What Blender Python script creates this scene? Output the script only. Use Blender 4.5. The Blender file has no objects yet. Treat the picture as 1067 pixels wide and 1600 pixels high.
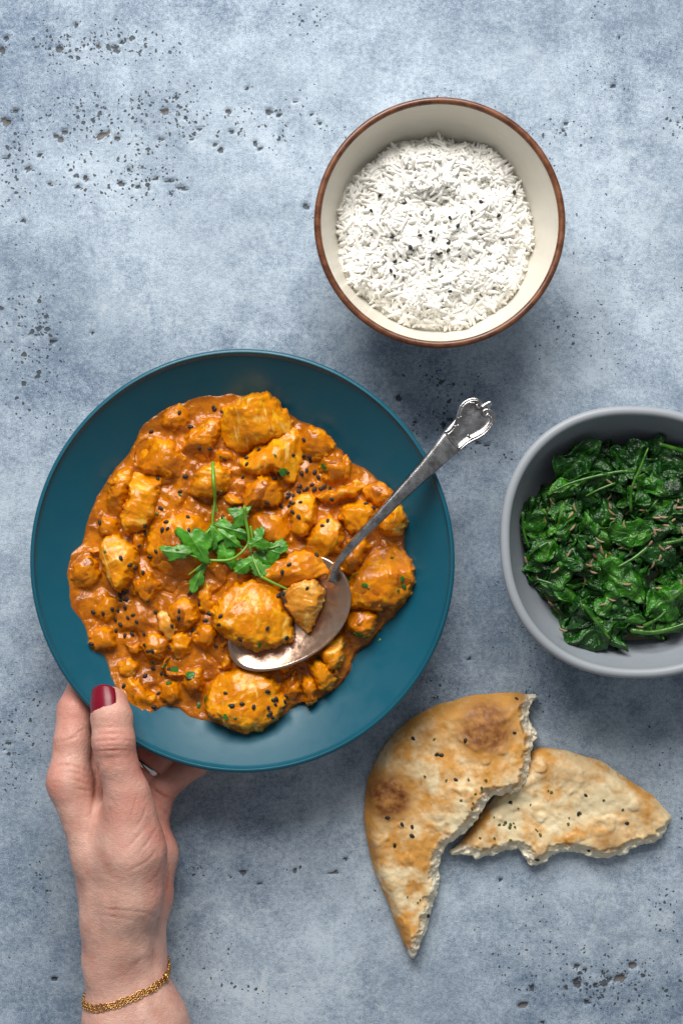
import bpy, math, random
import numpy as np
import openvdb
from mathutils import Vector, Matrix, Quaternion
from mathutils.bvhtree import BVHTree

# ------------------------------------------------------------------ camera, world, light, exposure
S = 0.00036          # metres on the table for one photo pixel
H = 0.85             # camera height above the table
scene = bpy.context.scene
COL = scene.collection

cam_d = bpy.data.cameras.new('camera')
cam = bpy.data.objects.new('camera', cam_d)
COL.objects.link(cam)
cam.location = (0, 0, H)
cam_d.sensor_fit = 'VERTICAL'
cam_d.sensor_height = 36.0
cam_d.sensor_width = 24.0
cam_d.lens = 36.0 * H / (1600 * S)
cam_d.clip_start = 0.01
cam_d.clip_end = 50
scene.camera = cam

world = bpy.data.worlds.new('World')
scene.world = world
world.use_nodes = True
bg = world.node_tree.nodes['Background']
bg.inputs[0].default_value = (0.90, 0.95, 1.0, 1)
bg.inputs[1].default_value = 0.23

win_d = bpy.data.lights.new('window_light', 'AREA')      # the big soft window above the top edge of the picture
win_d.shape = 'RECTANGLE'
win_d.size = 1.0
win_d.size_y = 0.75
win_d.energy = 33.0
win_d.color = (1.0, 0.975, 0.94)
win = bpy.data.objects.new('window_light', win_d)
COL.objects.link(win)
win.location = (-0.14, 1.05, 0.98)
win.rotation_euler = (Vector((0.0, -0.06, 0.0)) - Vector(win.location)).to_track_quat('-Z', 'Y').to_euler()

scene.view_settings.view_transform = 'Standard'
scene.view_settings.look = 'None'
scene.view_settings.exposure = 0.0
scene.view_settings.gamma = 1.0
scene.view_settings.use_curve_mapping = False
scene.cycles.max_bounces = 8
scene.cycles.diffuse_bounces = 7
scene.cycles.adaptive_threshold = 0.015

random.seed(7)
RNG = np.random.default_rng(11)

# ------------------------------------------------------------------ helpers
def W(px, py, z=0.0):
    k = S * (H - z) / H
    return Vector(((px - 533.5) * k, (800 - py) * k, z))

def WN(pts, z=0.0):
    p = np.asarray(pts, float)
    k = S * (H - z) / H
    return np.stack([(p[:, 0] - 533.5) * k, (800 - p[:, 1]) * k], 1)

def crop(pts, ox, oy, sc):
    return [(ox + p[0] / sc, oy + p[1] / sc) for p in pts]

_perm = np.random.default_rng(3).permutation(4096).astype(np.int64)
_gr = np.random.default_rng(4).normal(size=(4096, 3))
_gr /= np.linalg.norm(_gr, axis=1)[:, None]

def pnoise(P):
    P = np.asarray(P, np.float64)
    i = np.floor(P).astype(np.int64)
    f = P - i
    u = f * f * f * (f * (f * 6 - 15) + 10)
    out = np.zeros(P.shape[0])
    for dx in (0, 1):
        hx = _perm[(i[:, 0] + dx) & 4095]
        wx = u[:, 0] if dx else 1 - u[:, 0]
        for dy in (0, 1):
            hy = _perm[(hx + i[:, 1] + dy) & 4095]
            wy = u[:, 1] if dy else 1 - u[:, 1]
            for dz in (0, 1):
                h = _perm[(hy + i[:, 2] + dz) & 4095]
                wz = u[:, 2] if dz else 1 - u[:, 2]
                g = _gr[h]
                d = g[:, 0] * (f[:, 0] - dx) + g[:, 1] * (f[:, 1] - dy) + g[:, 2] * (f[:, 2] - dz)
                out += wx * wy * wz * d
    return out * 1.5

def fbm(P, scale, octv=3, seed=0.0, gain=0.5):
    P = np.asarray(P, float)
    if P.shape[1] == 2:
        P = np.concatenate([P, np.zeros((len(P), 1))], 1)
    out = np.zeros(len(P)); a = 1.0; s = scale
    for o in range(octv):
        out += a * pnoise(P * s + seed * 17.31 + o * 5.7)
        a *= gain; s *= 2.03
    return out

def sstep(a, b, x):
    t = np.clip((x - a) / (b - a), 0, 1)
    return t * t * (3 - 2 * t)

def smin(a, b, k):
    h = np.clip(0.5 + 0.5 * (b - a) / k, 0, 1)
    return b + (a - b) * h - k * h * (1 - h)

def smax(a, b, k):
    return -smin(-a, -b, k)

def chaikin(p, n=2, closed=True):
    p = np.asarray(p, float)
    for _ in range(n):
        if closed:
            q = np.roll(p, -1, 0)
            p = np.stack([0.75 * p + 0.25 * q, 0.25 * p + 0.75 * q], 1).reshape(-1, 2)
        else:
            a, b = p[:-1], p[1:]
            m = np.stack([0.75 * a + 0.25 * b, 0.25 * a + 0.75 * b], 1).reshape(-1, 2)
            p = np.concatenate([p[:1], m, p[-1:]])
    return p

def line_dist(poly, X, Y, closed=False):
    poly = np.asarray(poly, float)
    d2 = np.full(X.shape, 1e9)
    n = len(poly)
    for i in range(n if closed else n - 1):
        a = poly[i]; b = poly[(i + 1) % n]
        e = b - a
        L = e @ e + 1e-18
        t = np.clip(((X - a[0]) * e[0] + (Y - a[1]) * e[1]) / L, 0, 1)
        d2 = np.minimum(d2, (X - a[0] - t * e[0]) ** 2 + (Y - a[1] - t * e[1]) ** 2)
    return np.sqrt(d2)

def poly_sd(poly, X, Y):
    """signed distance, positive inside"""
    poly = np.asarray(poly, float)
    d = line_dist(poly, X, Y, True)
    ins = np.zeros(X.shape, bool)
    n = len(poly)
    for i in range(n):
        a = poly[i]; b = poly[(i + 1) % n]
        c = (a[1] > Y) != (b[1] > Y)
        if c.any():
            xi = (b[0] - a[0]) * (Y - a[1]) / (b[1] - a[1] + 1e-18) + a[0]
            ins ^= c & (X < xi)
    return np.where(ins, d, -d)

def mesh_np(name, V, F):
    """F: (n,3) or (n,4) index array"""
    V = np.asarray(V, np.float32); F = np.asarray(F, np.int32)
    me = bpy.data.meshes.new(name)
    n, k = F.shape
    me.vertices.add(len(V)); me.vertices.foreach_set('co', V.ravel())
    me.loops.add(n * k); me.loops.foreach_set('vertex_index', F.ravel())
    me.polygons.add(n); me.polygons.foreach_set('loop_start', np.arange(0, n * k, k, dtype=np.int32))
    me.update(calc_edges=True)
    me.validate()
    me.polygons.foreach_set('use_smooth', np.ones(len(me.polygons), bool))
    return me

def link(name, me, mat=None, parent=None):
    o = bpy.data.objects.new(name, me)
    COL.objects.link(o)
    if mat is not None and not me.materials:
        me.materials.append(mat)
    if parent is not None:
        o.parent = parent
    return o

def empty(name, loc=(0, 0, 0)):
    o = bpy.data.objects.new(name, None)
    o.empty_display_size = 0.02
    COL.objects.link(o)
    o.location = loc
    return o

def tag(o, label=None, cat=None, group=None, kind=None):
    if label: o['label'] = label
    if cat: o['category'] = cat
    if group: o['group'] = group
    if kind: o['kind'] = kind
    return o

def fattr(me, name, vals):
    a = me.attributes.new(name, 'FLOAT', 'POINT')
    a.data.foreach_set('value', np.asarray(vals, np.float32))

def cattr(me, name, rgb):
    rgb = np.asarray(rgb, np.float32)
    a = me.attributes.new(name, 'FLOAT_COLOR', 'POINT')
    a.data.foreach_set('color', np.concatenate([rgb, np.ones((len(rgb), 1), np.float32)], 1).ravel())

def vdb_quads(f, origin, vox):
    g = openvdb.FloatGrid(1.0)
    g.copyFromArray(np.ascontiguousarray(f, np.float32))
    p, q = g.convertToQuads(0.0)
    return p * vox + np.asarray(origin)[None], np.asarray(q).astype(np.int32)

def grid3(lo, hi, vox):
    ax = [np.arange(lo[i], hi[i] + vox, vox) for i in range(3)]
    return ax

def lathe(name, prof, segs=128, rfun=None, center=(0, 0)):
    prof = np.asarray(prof, float)
    th = np.linspace(0, 2 * np.pi, segs, endpoint=False)
    n = len(prof)
    k = np.ones(segs) if rfun is None else rfun(th)
    V = np.zeros((n, segs, 3))
    V[:, :, 0] = prof[:, :1] * np.cos(th) * k + center[0]
    V[:, :, 1] = prof[:, :1] * np.sin(th) * k + center[1]
    V[:, :, 2] = prof[:, 1:2]
    i = np.arange(n - 1)[:, None]; j = np.arange(segs)[None]
    a = i * segs + j; b = i * segs + (j + 1) % segs
    F = np.stack([a, b, b + segs, a + segs], 2).reshape(-1, 4)
    return mesh_np(name, V.reshape(-1, 3), F)

def tube(pts, rad, segs=8, flat=1.0, cap=True):
    """verts, quads of a tube through 3-D points; rad scalar or list"""
    P = np.asarray(pts, float); n = len(P)
    R = np.full(n, rad, float) if np.isscalar(rad) else np.asarray(rad, float)
    T = np.gradient(P, axis=0); T /= np.linalg.norm(T, axis=1)[:, None] + 1e-12
    up = np.array([0, 0, 1.0])
    A = np.cross(T, up)
    bad = np.linalg.norm(A, axis=1) < 1e-3
    A[bad] = (1, 0, 0)
    A /= np.linalg.norm(A, axis=1)[:, None]
    B = np.cross(A, T)
    th = np.linspace(0, 2 * np.pi, segs, endpoint=False)
    V = P[:, None] + R[:, None, None] * (np.cos(th)[None, :, None] * A[:, None] + flat * np.sin(th)[None, :, None] * B[:, None])
    V = V.reshape(-1, 3)
    i = np.arange(n - 1)[:, None]; j = np.arange(segs)[None]
    a = i * segs + j; b = i * segs + (j + 1) % segs
    F = np.stack([a, a + segs, b + segs, b], 2).reshape(-1, 4)
    if cap:
        c0, c1 = len(V), len(V) + 1
        V = np.concatenate([V, P[:1] - T[:1] * R[0] * 0.5, P[-1:] + T[-1:] * R[-1] * 0.5])
        jj = np.arange(segs); jn = (jj + 1) % segs
        e = (n - 1) * segs
        F = np.concatenate([F, np.stack([np.full(segs, c0), jj, jn, np.full(segs, c0)], 1)[:, [0, 1, 2, 2]],
                            np.stack([np.full(segs, c1), e + jn, e + jj, e + jj], 1)])
    return V, F

def mesh_mixed(name, V, F):
    """quads array that may hold degenerate quads (last two equal) -> proper faces"""
    faces = [tuple(f[:3]) if f[2] == f[3] else tuple(f) for f in F.tolist()]
    me = bpy.data.meshes.new(name)
    me.from_pydata(np.asarray(V).tolist(), [], faces)
    me.update()
    me.polygons.foreach_set('use_smooth', np.ones(len(me.polygons), bool))
    return me

def spline(pts, n):
    """Catmull-Rom through points"""
    P = np.asarray(pts, float)
    Q = np.concatenate([2 * P[:1] - P[1:2], P, 2 * P[-1:] - P[-2:-1]])
    m = len(P) - 1
    t = np.linspace(0, m, n); i = np.minimum(t.astype(int), m - 1); f = (t - i)[:, None]
    a, b, c, d = Q[i], Q[i + 1], Q[i + 2], Q[i + 3]
    return 0.5 * (2 * b + (c - a) * f + (2 * a - 5 * b + 4 * c - d) * f ** 2 + (3 * b - a - 3 * c + d) * f ** 3)

def bvh_of(objs):
    V = []; F = []; off = 0
    for o in objs:
        me = o.data
        v = np.empty(len(me.vertices) * 3, np.float32); me.vertices.foreach_get('co', v)
        v = v.reshape(-1, 3)
        mw = np.array(o.matrix_basis)
        if o.parent is not None:
            mw = np.array(o.parent.matrix_basis) @ mw
        v = v @ mw[:3, :3].T + mw[:3, 3]
        V.append(v)
        F += [tuple(i + off for i in p.vertices) for p in me.polygons]
        off += len(v)
    return BVHTree.FromPolygons(np.concatenate(V).tolist(), F)

CAMP = Vector((0, 0, H))
def drop(bvh, px, py, zguess=0.03):
    """surface point seen at a photo pixel, and its normal"""
    t = W(px, py, 0.0)
    d = (t - CAMP).normalized()
    hit, nor, _, _ = bvh.ray_cast(CAMP, d)
    if hit is None:
        return W(px, py, zguess), Vector((0, 0, 1))
    if nor.z < 0: nor = -nor
    return hit, nor

# ------------------------------------------------------------------ material helpers
class Mat:
    def __init__(s, name):
        s.m = bpy.data.materials.new(name); s.m.use_nodes = True
        s.nt = s.m.node_tree; s.N = s.nt.nodes; s.L = s.nt.links
        s.b = s.N['Principled BSDF']
        s._co = None
    def n(s, t, **kw):
        x = s.N.new(t)
        for k, v in kw.items(): setattr(x, k, v)
        return x
    def co(s):
        if s._co is None:
            s._co = s.n('ShaderNodeTexCoord').outputs['Object']
        return s._co
    def set(s, x, v):
        if isinstance(v, bpy.types.NodeSocket): s.L.new(v, x)
        elif isinstance(v, (tuple, list)) and len(v) == 3 and x.type == 'RGBA': x.default_value = (*v, 1)
        else: x.default_value = v
    def noise(s, scale, detail=2.0, rough=0.5, dist=0.0, vec=None):
        x = s.n('ShaderNodeTexNoise')
        s.set(x.inputs['Vector'], vec if vec is not None else s.co())
        x.inputs['Scale'].default_value = scale; x.inputs['Detail'].default_value = detail
        x.inputs['Roughness'].default_value = rough; x.inputs['Distortion'].default_value = dist
        return x.outputs['Fac']
    def vor(s, scale, feature='F1', out='Distance', vec=None, rand=1.0):
        x = s.n('ShaderNodeTexVoronoi', feature=feature)
        s.set(x.inputs['Vector'], vec if vec is not None else s.co())
        x.inputs['Scale'].default_value = scale
        x.inputs['Randomness'].default_value = rand
        return x.outputs[out]
    def math(s, op, a, b=0.0, c=0.0, clamp=False):
        x = s.n('ShaderNodeMath', operation=op, use_clamp=clamp)
        s.set(x.inputs[0], a); s.set(x.inputs[1], b); s.set(x.inputs[2], c)
        return x.outputs[0]
    def ramp(s, x, a, b, lo=0.0, hi=1.0, smooth=True):
        r = s.n('ShaderNodeMapRange', interpolation_type='SMOOTHSTEP' if smooth else 'LINEAR')
        s.set(r.inputs['Value'], x)
        r.inputs['From Min'].default_value = a; r.inputs['From Max'].default_value = b
        s.set(r.inputs['To Min'], lo); s.set(r.inputs['To Max'], hi)
        return r.outputs['Result']
    def mix(s, f, a, b, blend='MIX'):
        x = s.n('ShaderNodeMix', data_type='RGBA', blend_type=blend)
        s.set(x.inputs[0], f); s.set(x.inputs[6], a); s.set(x.inputs[7], b)
        return x.outputs[2]
    def attr(s, name, out='Fac'):
        x = s.n('ShaderNodeAttribute', attribute_name=name)
        return x.outputs[out]
    def vadd(s, a, b):
        x = s.n('ShaderNodeVectorMath', operation='ADD'); s.set(x.inputs[0], a); s.set(x.inputs[1], b)
        return x.outputs[0]
    def vscale(s, a, k):
        x = s.n('ShaderNodeVectorMath', operation='MULTIPLY'); s.set(x.inputs[0], a); x.inputs[1].default_value = k
        return x.outputs[0]
    def objrand(s):
        return s.n('ShaderNodeObjectInfo').outputs['Random']
    def bump(s, h, strength=0.5, dist=0.001, prev=None):
        x = s.n('ShaderNodeBump')
        s.set(x.inputs['Height'], h); x.inputs['Strength'].default_value = strength; x.inputs['Distance'].default_value = dist
        if prev is not None: s.L.new(prev, x.inputs['Normal'])
        return x.outputs[0]
    def out(s, **kw):
        for k, v in kw.items():
            s.set(s.b.inputs[k.replace('_', ' ')], v)
        return s.m
# ------------------------------------------------------------------ the tabletop
def build_table():
    fx = np.arange(-0.205, 0.2051, 0.00118); fy = np.arange(-0.30, 0.3001, 0.00118)
    xs = np.concatenate([np.linspace(-0.75, -0.21, 20), fx, np.linspace(0.21, 0.75, 20)])
    ys = np.concatenate([np.linspace(-0.85, -0.305, 20), fy, np.linspace(0.305, 0.85, 20)])
    X, Y = np.meshgrid(xs, ys, indexing='ij')
    x = X.ravel(); y = Y.ravel()
    px = x / S + 533.5; py = 800 - y / S
    P = np.stack([x, y], 1)
    # where the plaster is pitted: clusters
    clus = [(150, 70, 150, 40, 1.0), (200, 190, 190, 60, 1.0), (420, 190, 90, 50, 0.9), (190, 270, 110, 60, 1.0), (30, 240, 60, 80, 0.9),
            (40, 520, 60, 110, 0.95), (60, 640, 60, 60, 0.7), (20, 1170, 50, 90, 0.8), (40, 1450, 60, 120, 0.35), (690, 600, 90, 40, 0.9), (700, 660, 90, 70, 0.9),
            (930, 130, 70, 50, 0.45), (870, 190, 60, 50, 0.5), (1050, 180, 30, 40, 0.5), (780, 700, 40, 40, 0.6), (330, 1365, 90, 20, 0.55), (480, 1360, 60, 25, 0.45),
            (570, 1400, 40, 60, 0.5), (960, 1540, 150, 40, 0.9), (1040, 1430, 40, 90, 0.55), (400, 1550, 120, 40, 0.55), (690, 1080, 60, 30, 0.5), (830, 1090, 70, 40, 0.6),
            (60, 1370, 40, 60, 0.45), (500, 20, 60, 30, 0.3), (900, 540, 70, 50, 0.3), (840, 1030, 40, 40, 0.6)]
    m = np.zeros(len(x))
    for cx, cy, rx, ry, a in clus:
        m = np.maximum(m, a * np.exp(-((px - cx) / rx) ** 2 - ((py - cy) / ry) ** 2))
    m = m * (0.75 + 0.5 * fbm(P, 45, 2, 1)) + 0.28 * sstep(0.0, 0.6, fbm(P, 14, 2, 5))
    # tone of the plaster itself
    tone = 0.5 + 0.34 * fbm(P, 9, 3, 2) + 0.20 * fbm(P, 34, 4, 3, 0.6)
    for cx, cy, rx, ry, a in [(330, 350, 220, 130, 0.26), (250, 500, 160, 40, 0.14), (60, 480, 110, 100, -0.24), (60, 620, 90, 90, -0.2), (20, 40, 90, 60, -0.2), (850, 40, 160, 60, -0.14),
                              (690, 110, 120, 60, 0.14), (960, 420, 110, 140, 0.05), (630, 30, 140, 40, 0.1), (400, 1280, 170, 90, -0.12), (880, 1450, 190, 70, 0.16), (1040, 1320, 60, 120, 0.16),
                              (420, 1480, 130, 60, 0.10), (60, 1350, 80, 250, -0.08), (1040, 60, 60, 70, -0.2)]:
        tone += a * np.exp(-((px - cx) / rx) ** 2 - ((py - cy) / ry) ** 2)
    pale = np.zeros(len(x))
    for cx, cy, rx, ry, a in [(330, 1430, 110, 40, 1), (400, 1540, 160, 60, 1), (570, 1330, 120, 110, 0.8), (960, 1440, 160, 90, 1), (220, 490, 130, 35, 0.9), (560, 1540, 90, 60, 0.8), (20, 520, 60, 60, 0.7),
                              (960, 300, 120, 200, 0.5), (60, 1240, 60, 200, 0.35), (380, 390, 120, 160, 0.4), (860, 80, 160, 80, 0.4)]:
        pale = np.maximum(pale, a * np.exp(-((px - cx) / rx) ** 2 - ((py - cy) / ry) ** 2))
    # the larger pits, sunk into the slab
    pits = [(10, 190, 10, 6, 0, .8), (25, 173, 6, 4, 0, .3), (160, 210, 11, 7, 20, 1), (100, 207, 7, 4, 10, .6), (92, 215, 8, 5, -40, .6), (261, 174, 9, 6, 10, .9), (45, 264, 8, 5, 0, .7),
            (10, 60, 6, 5, 0, .1), (4, 79, 5, 7, 0, .3), (118, 38, 4, 5, 0, .2), (92, 76, 6, 5, -10, .4), (78, 75, 4, 4, 0, .2), (154, 71, 5, 5, 0, .8), (178, 73, 6, 6, 0, .1), (192, 66, 5, 4, 0, .1),
            (182, 80, 6, 4, -20, .2), (133, 69, 7, 4, 10, .2), (252, 217, 8, 4, -10, .7), (183, 217, 5, 4, 0, .6), (335, 227, 6, 4, 0, .2), (345, 235, 5, 6, 0, .2), (300, 217, 6, 3, 10, .5), (478, 323, 7, 5, -30, .1),
            (135, 280, 8, 4, -20, .5), (80, 288, 6, 5, 0, .2), (122, 292, 6, 3, 0, .2), (214, 292, 5, 4, 0, .2), (245, 279, 8, 4, 0, .3), (263, 282, 9, 2.5, 0, .3), (284, 294, 9, 3, -8, .2), (268, 304, 5, 4, 20, .2),
            (232, 294, 5, 4, 0, .6), (200, 265, 5, 4, 0, .2), (190, 287, 6, 4, 0, .2), (460, 158, 6, 4, 0, .1), (420, 174, 5, 5, 40, .1), (436, 179, 5, 4, 0, .2), (356, 174, 6, 4, 0, .6), (487, 178, 4, 3, 0, .1), (499, 192, 4, 3, 0, .2), (406, 232, 5, 4, 0, .2),
            (400, 224, 3, 6, 20, .1), (361, 206, 5, 3, 0, .1), (313, 202, 5, 3, 0, .1), (291, 184, 4, 3, 0, .1), (277, 152, 4, 3, 0, .1), (386, 139, 4, 4, 0, .1), (62, 242, 5, 3, 40, .1), (24, 231, 3, 5, 30, .1), (10, 247, 8, 2, 0, .1),
            (621, 622, 6, 5, 0, 0), (648, 660, 6, 3, 0, 0), (693, 663, 5, 4, 0, 0), (645, 674, 3, 2, 0, 0), (748, 692, 5, 3, 0, 0), (760, 697, 5, 2, 0, 0),
            (989, 1509, 7, 6, -30, .9), (971, 1529, 11, 7, 25, 1), (943, 1522, 3, 9, 25, .5), (953, 1531, 4, 5, 0, .3), (900, 1511, 5, 5, -30, .2), (900, 1537, 6, 10, 20, .3), (914, 1518, 5, 3, -30, .1), (817, 1570, 10, 5, 5, .9), (832, 1545, 4, 6, 0, .1), (930, 1541, 3, 3, 0, .1), (916, 1567, 6, 3, -20, .2),
            (460, 1361, 5, 4, 0, .4), (520, 1364, 8, 3, 8, .6), (380, 1364, 6, 5, 0, .1), (407, 1380, 5, 3, 10, .1), (362, 1370, 5, 2, 0, 0), (540, 1343, 4, 3, 0, .1), (12, 1162, 8, 3, 0, 0), (8, 1170, 4, 3, 0, .1), (850, 268, 6, 3, 20, .1), (848, 1600, 4, 4, 0, .1),
            (885, 193, 5, 3, 0, .1), (956, 133, 6, 4, 0, 0), (880, 203, 4, 2, 0, .1), (1058, 190, 4, 3, 0, 0), (968, 58, 3, 3, 0, 0), (83, 533, 6, 4, 0, 0), (38, 345, 5, 4, 0, 0), (145, 520, 4, 2, 0, 0), (733, 1030, 4, 3, 0, 0), (85, 1530, 5, 3, 0, .1), (782, 1375, 4, 4, 0, 0)]
    dep = np.zeros(len(x)); brown = np.zeros(len(x))
    wob = fbm(P, 260, 2, 9)
    wob2 = fbm(P, 500, 2, 19)
    for cx, cy, rx, ry, an, br in pits:
        sel = np.where((np.abs(px - cx) < 26) & (np.abs(py - cy) < 26))[0]
        c, s = math.cos(math.radians(an)), math.sin(math.radians(an))
        u = (px[sel] - cx) * c - (py[sel] - cy) * s; v = (px[sel] - cx) * s + (py[sel] - cy) * c
        q = np.sqrt((u / rx) ** 2 + (v / ry) ** 2) + 0.6 * wob[sel] + 0.35 * wob2[sel]
        k = 1 - sstep(0.65, 1.15, q)
        dep[sel] = np.maximum(dep[sel], k); brown[sel] = np.maximum(brown[sel], br * k)
    z = -dep * 0.0016
    V = np.stack([x, y, z], 1)
    nx, ny = len(xs), len(ys)
    i = np.arange(nx - 1)[:, None]; j = np.arange(ny - 1)[None]
    a = i * ny + j
    F = np.stack([a, a + ny, a + ny + 1, a + 1], 2).reshape(-1, 4)
    # slab sides and underside
    n0 = len(V); t = 0.035
    ring = [(-0.75, -0.85), (0.75, -0.85), (0.75, 0.85), (-0.75, 0.85)]
    V = np.concatenate([V, [(a_, b_, 0.0) for a_, b_ in ring], [(a_, b_, -t) for a_, b_ in ring]])
    F = np.concatenate([F, [(n0 + k, n0 + 4 + k, n0 + 4 + (k + 1) % 4, n0 + (k + 1) % 4) for k in range(4)], [(n0 + 7, n0 + 6, n0 + 5, n0 + 4)]])
    pad = lambda q, v: np.concatenate([q, np.full(8, v)])
    me = mesh_np('tabletop', V, F)
    fattr(me, 'pitmask', pad(np.clip(m, 0, 1.3), 0)); fattr(me, 'tone', pad(np.clip(tone, -0.2, 1.2), .5))
    fattr(me, 'pale', pad(pale, 0)); fattr(me, 'deep', pad(dep, 0)); fattr(me, 'brown', pad(brown, 0))

    M = Mat('plaster')
    co = M.co()
    wv = M.n('ShaderNodeTexNoise'); wv.inputs['Scale'].default_value = 300; wv.inputs['Detail'].default_value = 2; M.L.new(co, wv.inputs['Vector'])
    warp = M.vadd(co, M.vscale(M.vadd(wv.outputs['Color'], (-0.5, -0.5, -0.5)), (0.0035, 0.0035, 0.0035)))
    tone_ = M.attr('tone')
    n1 = M.noise(85, 6, 0.68, 0.4); n2 = M.noise(420, 4, 0.65); n3 = M.noise(1500, 2, 0.6)
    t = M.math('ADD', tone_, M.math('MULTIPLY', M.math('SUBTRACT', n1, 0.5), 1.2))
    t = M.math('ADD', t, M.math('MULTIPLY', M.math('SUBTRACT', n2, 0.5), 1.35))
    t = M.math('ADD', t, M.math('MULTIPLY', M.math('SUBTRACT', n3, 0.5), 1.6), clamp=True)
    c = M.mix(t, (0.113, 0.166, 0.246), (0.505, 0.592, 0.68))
    # chalky pale scuffs
    pa = M.math('MULTIPLY', M.attr('pale'), M.ramp(M.noise(120, 7, 0.76, 0.6), 0.50, 0.62), clamp=True)
    c = M.mix(M.math('MULTIPLY', pa, 0.65), c, (0.60, 0.67, 0.72))
    # soft dark blotches
    bl = M.ramp(M.noise(46, 7, 0.72, 0.5), 0.56, 0.70)
    c = M.mix(M.math('MULTIPLY', bl, 0.6), c, (0.125, 0.18, 0.25))
    # hue drift
    c = M.mix(M.ramp(M.noise(16, 2), 0.35, 0.65, 0.0, 0.25), c, (0.27, 0.335, 0.40))
    # pits, two sizes
    def pitlayer(scale, lo, hi, k):
        d = M.vor(scale, vec=warp); rc = M.vor(scale, out='Color', vec=warp)
        sep = M.n('ShaderNodeSeparateColor'); M.L.new(rc, sep.inputs[0])
        rad = M.math('MULTIPLY', M.ramp(M.math('ADD', sep.outputs[0], M.math('MULTIPLY', M.attr('pitmask'), 0.62)), lo, hi), k)
        return M.ramp(M.math('SUBTRACT', rad, d), -0.02, 0.09)
    p1 = pitlayer(230, 0.92, 1.45, 0.40)
    p2 = pitlayer(520, 0.80, 1.36, 0.46)
    p3 = M.ramp(M.noise(620, 3, 0.7, 0.3), 0.685, 0.735, 0.0, 0.75)
    pit = M.math('MAXIMUM', M.math('MAXIMUM', p1, p2), p3)
    allpit = M.math('MAXIMUM', pit, M.ramp(M.attr('deep'), 0.35, 0.75))
    dark = M.mix(M.noise(300, 2), (0.015, 0.020, 0.026), (0.065, 0.075, 0.083))
    dark = M.mix(M.math('MULTIPLY', M.attr('brown'), 0.8), dark, (0.15, 0.12, 0.095))
    c = M.mix(M.math('MULTIPLY', allpit, 0.88), c, dark)
    h = M.math('SUBTRACT', M.math('ADD', M.math('MULTIPLY', n2, 0.55), M.math('MULTIPLY', n3, 0.35)), M.math('MULTIPLY', pit, 1.2))
    nb = M.bump(h, 0.7, 0.0007)
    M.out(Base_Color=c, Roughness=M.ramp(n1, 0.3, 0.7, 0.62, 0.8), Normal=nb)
    M.b.inputs['Specular IOR Level'].default_value = 0.3
    o = link('tabletop', me, M.m)
    tag(o, kind='structure')
    return o
table = build_table()
# ------------------------------------------------------------------ teal plate
PC = W(378.5, 876.5, 0.05)                  # axis of the plate
PCX, PCY = PC.x, PC.y
PR, PZ, PB, PR0 = 0.1122, 0.050, 0.009, 0.035
def plate_z(r):
    return PB + (PZ - PB) * np.clip((np.asarray(r) - PR0) / (PR - PR0), 0, 1.2) ** 1.7

def build_plate():
    r = np.linspace(0, PR - 0.0018, 60)
    prof = [(max(a, 1e-5), float(plate_z(a))) for a in r]
    cx, cz = PR - 0.0018 + 0.0002, float(plate_z(PR - 0.0018)) - 0.0004
    for a in np.linspace(100, -50, 14):
        prof.append((cx + 0.0019 * math.cos(math.radians(a)), cz + 0.0017 * math.sin(math.radians(a))))
    for a in np.linspace(PR - 0.0042, 0.056, 26):
        prof.append((a, float(plate_z(a)) - 0.0052))
    prof += [(0.0535, 0.004), (0.0525, 0.0012), (0.051, 0.0002), (0.049, 0.0), (0.0475, 0.0008), (0.046, 0.004), (0.044, 0.0048), (1e-5, 0.0048)]
    me = lathe('plate', prof, 192, None, (0, 0))
    M = Mat('teal_glaze')
    n = M.noise(30, 3, 0.5); n2 = M.noise(1400, 2, 0.5)
    c = M.mix(n, (0.0028, 0.078, 0.122), (0.0046, 0.094, 0.144))
    c = M.mix(M.ramp(n2, 0.66, 0.8, 0, 0.25), c, (0.02, 0.12, 0.16))
    # edge highlight put into the colour: a slightly paler tone on the lip
    geo = M.n('ShaderNodeSeparateXYZ'); M.L.new(M.co(), geo.inputs[0])
    lip = M.ramp(geo.outputs[2], PZ - 0.0012, PZ + 0.0012, 0, 0.35)
    c = M.mix(lip, c, (0.02, 0.15, 0.2))
    M.out(Base_Color=c, Roughness=M.ramp(M.noise(90, 3), 0.3, 0.7, 0.30, 0.42), Normal=M.bump(M.noise(240, 2), 0.05, 0.0005))
    M.b.inputs['Specular IOR Level'].default_value = 0.42
    o = link('plate', me, M.m)
    o.location = (PCX, PCY, 0)
    tag(o, 'deep round teal plate with satin glaze holding the orange curry', 'plate')
    return o
plate = build_plate()

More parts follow.
